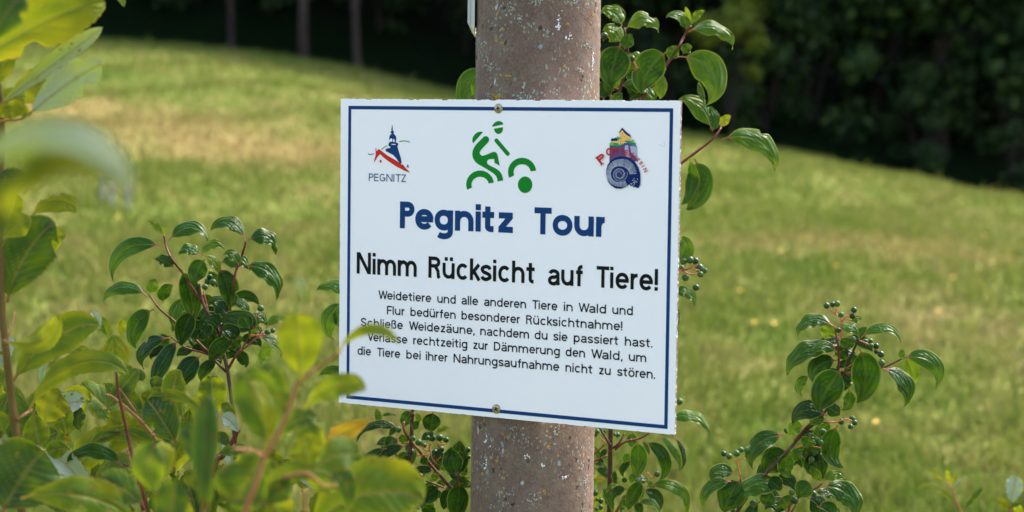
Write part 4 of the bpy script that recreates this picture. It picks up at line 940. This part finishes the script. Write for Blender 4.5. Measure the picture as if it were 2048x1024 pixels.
pl.stalks([[(80, 390), (220, 265), (160, 190)], [(800, 620), (735, 632), (712, 600), (688, 585)], [(130, 890), (60, 905)], [(120, 1000), (70, 950)]], 1.5)
pl.berries([(138,130,28),(112,162,28),(210,130,22),(362,165,30),(332,160,20),(803,603,34),(112,812,38),(135,885,22),(176,900,31),(172,970,33),(130,990,26)])

fill(pl, [(500, 500, 60), (330, 800, 60), (620, 800, 60), (150, 550, 40)], 9, 8, (120, 180))

# ---- C: dogwood at the right
pl = Plant('dogwood_shrub', 'free standing dogwood twig with clusters of green berries right of the sign', 'shrub', 'dogwood shrubs around the sign', (1450, 1300), 2.66)
pl.zoom(1380, 560, 2.2077)
pl.stem([(150, 1500), (180, 1120), (235, 980), (330, 860), (430, 755), (500, 680), (580, 600), (640, 510), (690, 395), (715, 330), (746, 258)], 5, 2, ground=True, jit=.004)
for q, r0, r1 in [([(650, 480), (658, 380), (654, 300), (646, 250), (640, 208)], 2.6, 1.6), ([(460, 710), (520, 645), (560, 630), (640, 627)], 2.6, 1.6), ([(690, 420), (740, 400), (850, 386), (920, 355), (935, 345)], 2.6, 1.6), ([(240, 975), (225, 900), (222, 870)], 2.6, 1.6), ([(430, 1060), (450, 985), (520, 940), (560, 915), (582, 895)], 2.8, 1.6), ([(300, 1100), (430, 1040), (470, 990)], 2.5, 1.5)]:
    pl.stem(q, r0, r1, 'dog_twig', 'twig', jit=.004)
pl.leaves([
 (635,205,475,262,80,.4,42,.34), (650,290,430,422,98,.22,38,.32), (650,320,540,332,60,.35,38,.36), (635,200,600,262,75,.1,0,.68), (650,205,745,252,62,.25,38,.6),
 (755,255,932,276,58,.36,42,.56), (650,355,540,452,100,.25,20,.12), (672,395,570,582,150,.08,5,.08,{'d':-.05}), (745,300,735,540,140,-.15,5,.14,{'d':-.05}), (690,400,660,502,110,.1,0,.0),
 (850,390,945,562,92,.3,38,.2), (935,345,1082,487,92,.40,28,.5), (950,342,980,462,80,.1,10,.8,{'d':.03}), (935,350,935,305,32,0,0,.4), (530,425,495,512,52,.3,28,.4),
 (700,482,670,575,60,-.2,30,.25), (720,200,760,178,46,.4,38,.66), (745,256,782,210,46,.1,20,.28), (605,600,455,642,100,.35,28,.03), (600,618,530,642,55,.2,30,.45),
 (655,640,680,830,100,-.25,20,.2), (560,640,600,692,100,0,0,.34), (500,645,440,690,70,.2,20,.55), (420,685,275,838,98,.3,34,.24), (380,735,285,800,62,.3,38,.4),
 (430,750,330,862,125,.1,5,.04), (440,762,450,872,80,-.2,20,.28), (510,760,580,882,120,.1,10,.04), (530,690,520,742,75,.1,10,.4), (580,890,530,822,46,0,10,.68),
 (585,890,688,888,52,.3,38,.62), (580,912,722,1060,115,.34,28,.28), (540,900,480,962,95,.1,10,.3), (430,920,210,1012,110,.34,42,.46), (200,862,90,892,80,.35,28,.28),
 (222,880,150,1026,140,.05,5,.08), (190,890,60,1012,70,.3,38,.38), (400,960,430,1012,95,.1,0,.35), (520,960,580,1062,100,.2,20,.12), (430,1022,330,1012,90,.3,28,.08),
 (520,720,560,792,110,0,0,.04), (700,300,640,332,85,0,0,.08), (690,340,732,392,80,.1,10,.1), (560,1000,640,1090,100,.2,20,.2), (330,1000,370,940,80,.1,0,.3), (480,1040,420,1100,90,.1,0,.1), (600,560,660,600,70,.1,10,.1), (700,250,690,310,70,0,10,.15), (340,880,400,930,80,.1,0,.12)], dj=.02)
pl.stalks([[(665, 280), (668, 180), (640, 148), (620, 130)], [(668, 185), (690, 160), (704, 155)], [(668, 190), (700, 178), (714, 176)], [(600, 630), (650, 626), (690, 612)], [(690, 612), (715, 622)], [(470, 735), (530, 733), (580, 742)], [(530, 733), (560, 715)],
 [(222, 870), (207, 800), (190, 795)], [(207, 800), (230, 788), (258, 796)], [(690, 390), (740, 355)], [(705, 410), (745, 398)], [(640, 148), (650, 125)], [(740, 265), (790, 285), (830, 310)], [(668, 250), (690, 270)]], 1.5)
pl.berries([(603,113,14),(630,108,13),(650,105,14),(667,153,13),(716,158,13),(724,132,14),(655,222,12),(695,270,14),(720,262,14),(692,300,13),(672,295,12),(712,285,14),(775,272,13),(796,270,13),(822,292,14),(800,290,12),(843,328,15),(846,366,15),(822,316,11),(668,626,14),(716,612,14),(728,630,13),(709,648,12),(428,664,14),(587,672,16),(562,706,14),(541,717,13),(578,718,13),(605,728,13),(594,751,15),(575,776,13),(551,762,13),(149,767,13),(173,779,14),(206,766,15),(225,750,13),(253,750,15),(450,938,14),(462,974,17),(279,987,16),(190,1015,12),(543,945,17),(536,793,14)])

fill(pl, [(660, 330, 30), (690, 420, 40), (520, 720, 40), (430, 780, 40), (540, 980, 40), (300, 980, 50), (680, 260, 20)], 20, 9, (60, 100))

# ---- F: dogwood left of the post below the sign
pl = Plant('dogwood_shrub', 'dense dark dogwood shrub with berries left of the post below the sign', 'shrub', 'dogwood shrubs around the sign', (925, 1400), 2.70)
pl.zoom(640, 800, 4.572)
pl.stem([(1330, 1300), (1250, 900), (1160, 760), (1050, 640), (950, 520), (850, 400), (770, 275), (765, 200)], 5, 2.4, 'dog_twig', ground=True, jit=.003)
for q, r0, r1, mm in [([(825, 640), (818, 560), (835, 330), (842, 150), (850, 60)], 4.6, 4, 'dog_bark'), ([(1130, 805), (1050, 770), (965, 740)], 2, 1.6, 'dog_twig'), ([(700, 580), (695, 450), (702, 340)], 2.2, 1.6, 'dog_twig'), ([(860, 420), (800, 415), (780, 420)], 1.8, 1.4, 'dog_twig'), ([(1250, 780), (1262, 700), (1250, 640)], 2.2, 1.6, 'dog_twig')]:
    pl.stem(q, r0, r1, mm, 'twig', jit=.004)
pl.leaves([
 (745,285,335,390,95,.30,28,.03), (842,100,770,252,125,.1,5,.12), (850,282,912,190,76,.1,10,.18), (1035,110,1000,292,190,.0,0,.02,{'d':.04}), (545,205,515,80,76,0,10,.5), (1060,312,1192,266,62,.2,28,.78),
 (925,372,1052,322,85,.2,20,.03), (650,322,620,450,76,.1,10,.12), (742,312,750,402,76,.1,0,.28), (790,420,450,645,115,.14,20,.03), (612,442,340,672,95,.15,24,.2), (325,662,110,672,72,.4,38,.1),
 (222,562,110,482,105,.05,8,.15), (82,642,190,602,66,.1,0,.55), (1255,690,1205,430,210,-.08,0,.06,{'d':-.05}), (1262,690,1275,370,200,0,10,.05), (1275,750,1240,1110,210,0,5,.04,{'d':-.05}), (1292,702,1350,612,85,.1,10,.38),
 (1032,652,850,652,82,.1,20,.06), (890,702,862,902,185,0,0,.08), (1090,792,950,962,165,.1,0,.04), (1092,682,1010,742,75,.1,10,.6), (1160,802,1130,1005,115,0,0,.04), (1100,602,1140,642,56,.1,10,.78), (922,522,962,602,85,.1,0,.38), (1200,640,1080,540,120,.1,0,.06),
 (700,600,620,560,70,.1,10,.12), (760,560,820,520,60,.1,10,.1), (1000,850,900,960,140,.1,10,.08), (700,780,820,760,120,.1,0,.1), (1160,760,1060,790,76,.1,0,.28), (760,380,830,330,60,0,10,.2), (620,560,540,620,80,.1,10,.1), (920,200,880,120,60,0,10,.6),
 (700,250,640,330,60,.1,10,.15), (1320,520,1230,520,90,.1,10,.1), (600,850,740,820,120,.1,0,.06), (1040,960,980,1100,140,.1,0,.05), (800,1000,900,900,120,.1,0,.1), (560,150,700,160,36,.2,30,.3,{'d':.08}), (520,620,640,640,60,.1,20,.1)], dj=.025)
pl.stalks([[(1010, 390), (1000, 450), (1030, 540), (1065, 585)], [(1080, 390), (1085, 450)], [(880, 512), (940, 505), (1000, 512)], [(930, 430), (970, 460), (1000, 468)], [(1060, 562), (1105, 520)], [(240, 575), (232, 690)], [(1100, 410), (1145, 402)]], 1.6)
pl.berries([(903,388,32),(950,415,26),(1025,345,36),(1093,345,34),(1153,364,28),(1105,450,32),(1050,478,30),(830,475,36),(850,350,26),(715,270,30),(1320,562,32),(1350,455,28),(242,540,28),(1360,520,20),(985,345,22)])

fill(pl, [(1000, 700, 90), (1150, 850, 90), (700, 650, 80), (850, 800, 90), (780, 400, 60), (1200, 600, 50)], 26, 10, (110, 180), (.0, .03, .08, .15, .3))

# ---- G: slim dogwood shoot at the lower left
pl = Plant('dogwood_sprout', 'slim red stemmed dogwood sprout with one upright yellow green leaf on top', 'shrub', None, (305, 1300), 2.30)
pl.zoom(0, 600, 2.415)
pl.stem([(760, 1250), (712, 1010), (672, 880), (655, 810), (612, 640), (575, 460), (562, 345)], 6.4, 2.6, 'dog_twig', ground=True, jit=.003)
pl.stem([(650, 812), (622, 770), (604, 722)], 2, 1.4, 'wil_twig', 'bud'); pl.stem([(672, 805), (678, 770), (684, 738)], 2, 1.4, 'wil_twig', 'bud'); pl.stem([(655, 828), (625, 805), (590, 795)], 2.2, 1.8, 'dog_twig', 'twig'); pl.stem([(665, 815), (700, 785), (722, 770)], 2.2, 1.8, 'dog_twig', 'twig')
pl.leaves([(562,345,545,165,150,0,0,1.02,{'fold':8,'d':-.05}), (560,345,640,330,60,.1,20,.8), (562,345,485,240,70,.1,30,.7), (590,800,320,792,80,.26,20,.24,{'wave':.16}), (715,775,830,690,70,.2,28,.25),
 (600,840,640,780,10,0,0,.3)][:5], dj=.01)
pl.zoom(240, 720, 3.369)
pl.stem([(298, 1200), (295, 1010), (296, 905)], 4.4, 3, 'wil_twig', 'twig')
pl.leaves([(292,925,150,800,105,.15,10,.18), (300,925,415,812,66,.1,20,.5), (300,930,200,1010,80,.2,30,.5), (395,925,402,838,50,0,0,.02), (330,1000,420,960,60,.2,10,.6)], dj=.02)
pl.berries([(398, 958, 23)]); pl.stalks([[(405, 1010), (400, 980)]])

# ---- willow shrubs (goat willow) in front
W = lambda **k: k
wl_ = Plant('willow_shrub', 'goat willow shrub with upright stem and spotted yellow green leaves at left edge', 'shrub', None, (20, 1500), 2.16, 'willow')
wl_.stem([(52, 1200), (34, 900), (22, 800), (12, 690), (4, 600), (4, 500), (0, 380), (4, 260), (-10, 100), (-30, -80)], 10.5, 5, 'wil_bark', ground=True, jit=.003)
wl_.zoom(0, 600, 2.415)
wl_.stem([(75, 590), (110, 560), (145, 535)], 3.4, 2.6, 'wil_twig', 'twig'); wl_.stem([(70, 700), (20, 690), (-40, 670)], 4, 3, 'wil_twig', 'twig'); wl_.stem([(30, 205), (60, 150), (66, 60)], 2, 1.5, 'wil_twig', 'twig')
wl_.leaves([
 (62,398,478,120,180,.14,12,.52,W(wave=.05,res=1.4)), (142,535,622,360,115,.26,30,.62,W(res=1.3)), (15,190,270,70,100,-.30,35,.72,W(d=-.15,res=1.3)), (160,540,190,705,125,0,0,.5,W(d=.05)),
 (60,425,110,690,160,0,0,.2,W(d=.10)), (60,430,-60,700,150,.1,0,.3,W(d=.12)), (450,985,230,740,150,.1,0,.1,W(under=True,d=.15,res=1.3)), (340,720,228,742,95,.1,0,.35,W(d=.1)),
 (20,640,-30,560,90,.1,10,.6)], dj=.01)
wl_.zoom(0, 240, 2.695)
wl_.leaves([(40,985,300,555,270,.1,0,.18,W(res=1.5,gnaw=1)), (170,525,412,498,120,.3,28,.78,W(gnaw=2,d=.04,res=1.3)), (-60,350,150,322,105,.1,10,.08,W(under=False)), (40,560,90,400,110,.0,10,.5,W(d=.05)), (20,640,170,540,110,.1,20,.62,W(d=-.03)), (30,300,10,420,90,0,0,.5)], dj=.01)
wl_.zoom(0, 0, 3.657)
wl_.stem([(-60, 900), (60, 880), (150, 870), (210, 842)], 3, 2.4, 'wil_twig', 'twig')
wl_.leaves([(-230,500,770,12,360,.06,5,.80,W(res=1.7,d=-.15,gnaw=1)), (-40,790,752,203,165,.0,10,.50,W(res=1.5,d=-.02,under=True)), (205,845,742,465,250,.04,5,.36,W(under=True,d=-.08,res=1.6,gnaw=2,fold=4)), (-30,650,105,375,150,.1,0,.68,W(d=-.02)),
 (-60,870,205,850,130,.22,20,.76,W(wave=.14,gnaw=2)), (690,-30,905,52,60,.3,28,.5,W(d=.02)), (-60,330,190,-40,200,.1,0,.12,W(d=-.55,res=1.2))], dj=.01)

rw = random.Random(77); wl_.zoom(0, 0, 1)
wl_.leaves([(x, y, x + rw.uniform(-60, 130), y - rw.uniform(30, 120), rw.uniform(50, 84), rw.uniform(0, .25), rw.uniform(0, 32), rw.choice((.15, .3, .5, .62, .75)), W(d=rw.uniform(.05, .3), under=rw.random() < .2, gnaw=rw.randint(0, 1))) for x, y in [(rw.uniform(-40, 30), rw.uniform(120, 420)) for _ in range(5)] + [(rw.uniform(-30, 190), rw.uniform(800, 1040)) for _ in range(13)] + [(rw.uniform(-30, 60), rw.uniform(520, 800)) for _ in range(5)]], dj=.02)

w2 = Plant('willow_shrub', 'very near blurred willow branch with a broad drooping blue green leaf at the left edge', 'shrub', None, (-60, 1700), .86, 'willow')
w2.stem([(-60, 1300), (-40, 900), (-30, 620), (-10, 480), (-20, 300)], 12, 6, 'wil_bark', ground=True, jit=.002)
w2.leaves([(-70,330,240,335,90,.16,-10,.22,W(res=1.5,fold=-6,wave=.03)), (-70,352,262,392,60,.34,10,.42,W(res=1.5,fold=6,under=True,d=-.04)), (-10,475,255,372,62,.36,30,.80,W(res=1.4,fold=-18)), (-30,480,20,360,50,0,0,.1), (-40,470,28,450,50,.1,0,.1)], dj=.005)  # pale second leaf in front imitates the highlight on the broad leaf

w3 = Plant('willow_shrub', 'blurred willow shoot with pinkish stem whose top leaf overlaps the sign text', 'shrub', None, (485, 1500), 1.60, 'willow')
w3.zoom(480, 560, 2.208)
w3.stem([(-30, 1250), (25, 1020), (70, 900), (105, 790), (160, 690), (205, 600), (250, 470), (290, 425), (360, 375), (440, 318)], 9, 3, 'wil_twig', ground=True, jit=.003)
w3.stem([(110, 775), (60, 765), (-30, 740)], 3.2, 2.6, 'wil_twig', 'twig'); w3.stem([(285, 1300), (286, 1050), (285, 920)], 7, 3, 'wil_twig', 'twig', ground=True); w3.stem([(180, 880), (300, 850), (370, 905), (430, 910)], 4, 1.5, 'wil_twig', 'twig')
w3.leaves([
 (272,440,250,145,190,0,5,.66,W(res=1.3)), (430,326,700,285,50,.34,28,.72,W(res=1.3,fold=-8)), (285,570,556,486,105,.20,22,.56,W(res=1.2)), (120,735,10,400,190,.05,0,.22,W(d=-.04)), (140,700,140,370,175,.05,0,.26,W(d=.05)),
 (115,740,40,440,56,.18,35,.82,W(d=-.08)), (180,700,340,610,95,.2,20,.26,W(d=.1)), (100,770,-40,1000,240,0,0,.2,W(d=.02)), (40,1010,410,865,100,.2,28,.5,W(d=.1)), (310,860,315,620,130,0,0,.46,W(d=.12)),
 (295,150,185,-10,50,.25,38,.5,W(d=-.35)), (300,1110,815,985,330,.20,8,.56,W(res=1.6,d=.18,wave=.03)), (600,880,765,855,85,.2,10,.9,W(d=.25)), (590,612,350,748,104,.04,10,1.20,W(d=.34,gnaw=2,fold=0)),
 (110,1000,230,900,110,.1,10,.3,W(d=.08)), (150,1000,200,1130,130,.1,0,.4), (90,600,-10,500,80,.1,0,.5,W(d=.2)), (210,600,150,500,80,.1,10,.36), (60,880,170,830,90,.1,0,.35,W(d=.12))], dj=.01)

w3.zoom(0, 0, 1)
w3.leaves([(x, y, x + rw.uniform(-90, 110), y - rw.uniform(20, 110), rw.uniform(48, 84), rw.uniform(0, .25), rw.uniform(0, 30), rw.choice((.25, .4, .55, .66)), W(d=rw.uniform(-.1, .35))) for x, y in [(rw.uniform(430, 700), rw.uniform(930, 1080)) for _ in range(10)] + [(rw.uniform(250, 470), rw.uniform(940, 1080)) for _ in range(5)]], dj=.02)

w4 = Plant('willow_shrub', 'willow shoot with one dark upright leaf strongly out of focus left of the pinkish stem', 'shrub', None, (400, 1600), 1.52, 'willow')
w4.zoom(240, 720, 3.369)
w4.stem([(560, 1500), (565, 1250), (570, 1020)], 6, 5, 'wil_bark', ground=True, jit=.003)
w4.leaves([(565,1060,600,235,170,.03,10,.12,W(res=1.3)), (560,830,400,420,150,.1,0,.08,W(d=.12)), (420,815,520,850,70,.1,20,.72), (600,1000,520,700,130,.05,0,.3,W(d=.05))], dj=.01)

w5 = Plant('willow_shrub', 'low willow shrub with pale serrated leaves and red twigs filling the lower left', 'shrub', None, (330, 1400), 2.42, 'willow')
w5.zoom(240, 720, 3.369)
w5.stem([(500, 1300), (640, 720), (690, 650), (745, 570), (800, 465)], 6.5, 5, 'dog_twig', ground=True, jit=.003)
w5.stem([(740, 572), (800, 600), (950, 640)], 2.4, 2, 'wil_twig', 'twig')
w5.stem([(340, 640), (260, 550), (165, 440), (60, 345), (-60, 260), (-100, 235)], 4.5, 2.4, 'wil_twig', 'twig'); w5.stem([(165, 440), (90, 340), (20, 250), (-10, 180)], 2.2, 1.6, 'wil_twig', 'twig')
w5.stem([(400, 1100), (440, 1000), (470, 930)], 6, 5, 'dog_twig', 'twig'); w5.stem([(160, 1010), (130, 930), (100, 850)], 4, 3, 'dog_twig', 'twig')
w5.leaves([
 (380,560,185,265,225,.02,5,.20,W(res=1.4)), (540,330,188,270,82,.18,15,.58,W(wave=.1,gnaw=2,res=1.2)), (805,495,690,378,105,.1,0,.1,W(under=True)), (735,590,650,500,80,.1,0,.15), (780,385,680,300,75,.1,10,.5), (650,640,865,618,90,.1,20,.35),
 (-30,470,218,592,92,.12,10,.48), (370,740,185,735,80,.2,10,.4), (160,430,-40,170,120,.1,0,.3,W(d=.08)), (200,430,110,345,50,.1,20,.5), (330,900,420,990,90,.1,0,.4), (230,1000,390,975,82,.1,10,.5), (700,700,640,860,120,.1,0,.5,W(d=.1)),
 (760,900,640,880,130,.1,0,.55), (470,330,440,460,90,.0,10,.25,W(d=.1)), (300,200,200,150,100,.1,0,.15,W(d=.15)), (130,960,-20,900,120,.1,0,.3), (520,870,430,760,100,.1,0,.5,W(d=.05)), (640,540,560,420,90,.1,0,.45,W(d=.1)),
 (600,460,660,340,80,.1,10,.1,W(under=True,d=.1)), (860,700,760,640,110,.1,10,.42)], dj=.04)
w5.zoom(0, 600, 2.415)
w5.leaves([(440,310,300,235,60,.15,20,.7), (520,180,470,90,60,.1,0,.4,W(d=.1)), (480,150,440,60,56,.1,20,.12,W(under=True,d=.1)), (590,180,600,90,46,.1,0,.75,W(d=.1)), (430,300,380,230,60,.1,0,.7), (240,280,205,400,46,.1,10,.15,W(under=True,d=.1)), (220,270,300,235,50,.1,10,.9,W(d=.1)),
 (600,360,690,390,70,.2,10,.2,W(d=.15)), (500,400,560,470,60,.1,0,.3,W(d=.15)), (445,690,740,705,82,.2,20,.45), (590,640,450,690,60,.1,10,.4), (440,840,400,830,50,.1,0,1.05,W(d=.1)), (495,940,535,790,50,.05,0,.75,W(under=True,d=.1)), (590,940,500,900,100,.1,0,.3,W(d=.1)),
 (520,800,560,790,30,.1,0,1.1,W(d=.1)), (340,690,310,665,30,.1,10,1.1,W(d=.1)), (480,980,440,900,50,.1,0,1.0,W(d=.1)), (640,960,760,930,80,.2,10,.5), (100,960,620,1060,140,.14,18,.62,W(res=1.3,d=-.6)), (10,1030,215,725,330,.05,0,.16,W(res=1.4,d=-.35)),
 (700,600,720,470,100,.1,0,.3,W(d=.2)), (770,470,690,480,80,.1,10,.55,W(d=.1))], dj=.03)
w5.zoom(0, 0, 1)
rr5 = random.Random(31)
w5.leaves([(x, y, x + rr5.uniform(-95, 95), y - rr5.uniform(20, 100), rr5.uniform(34, 66), rr5.uniform(0, .2), rr5.uniform(0, 30), rr5.choice((.1, .25, .35, .45, .5, .65)), W(d=rr5.uniform(0, .3), under=rr5.random() < .15)) for x, y in [(rr5.uniform(90, 760), rr5.uniform(955, 1070)) for _ in range(60)] + [(rr5.uniform(-20, 480), rr5.uniform(800, 960)) for _ in range(34)]], dj=.02)

# ---- two saplings at the lower right edge
s1 = Plant('willow_sapling', 'small pale young willow tip in the grass at the lower right', 'shrub', None, (1925, 1250), 3.7, 'willow')
s1.zoom(1840, 900, 8.26)
s1.stem([(740, 1250), (690, 1060), (600, 860), (545, 690), (520, 610)], 3.2, 2, 'wil_twig', ground=True, jit=.003); s1.stem([(530, 640), (460, 560), (400, 510)], 1.6, 1, 'wil_twig', 'twig')
s1.leaves([(600,940,-60,640,120,.22,25,.6), (430,530,170,370,50,0,10,.75), (470,570,440,335,76,.05,0,.7), (520,580,625,440,110,.1,0,.85), (545,640,690,470,50,.1,0,.1,W(under=True)), (730,1000,1040,635,115,.05,20,.18)], dj=.01)
s2 = Plant('willow_sapling', 'willow sapling leaf turned pale side out, cut by the right frame edge', 'shrub', None, (2030, 1250), 3.5, 'willow')
s2.zoom(1840, 900, 8.26)
s2.stem([(1560, 1300), (1500, 1060), (1490, 900)], 3, 2, 'wil_twig', ground=True, jit=.003)
s2.leaves([(1500,900,1590,430,330,0,5,.15,W(under=True)), (1500,1010,1270,860,170,.1,5,.78), (1540,1080,1700,960,150,.1,5,.75), (1500,930,1400,840,50,.1,0,.1,W(under=True)), (1500,940,1660,900,80,.1,0,.15)], dj=.01)
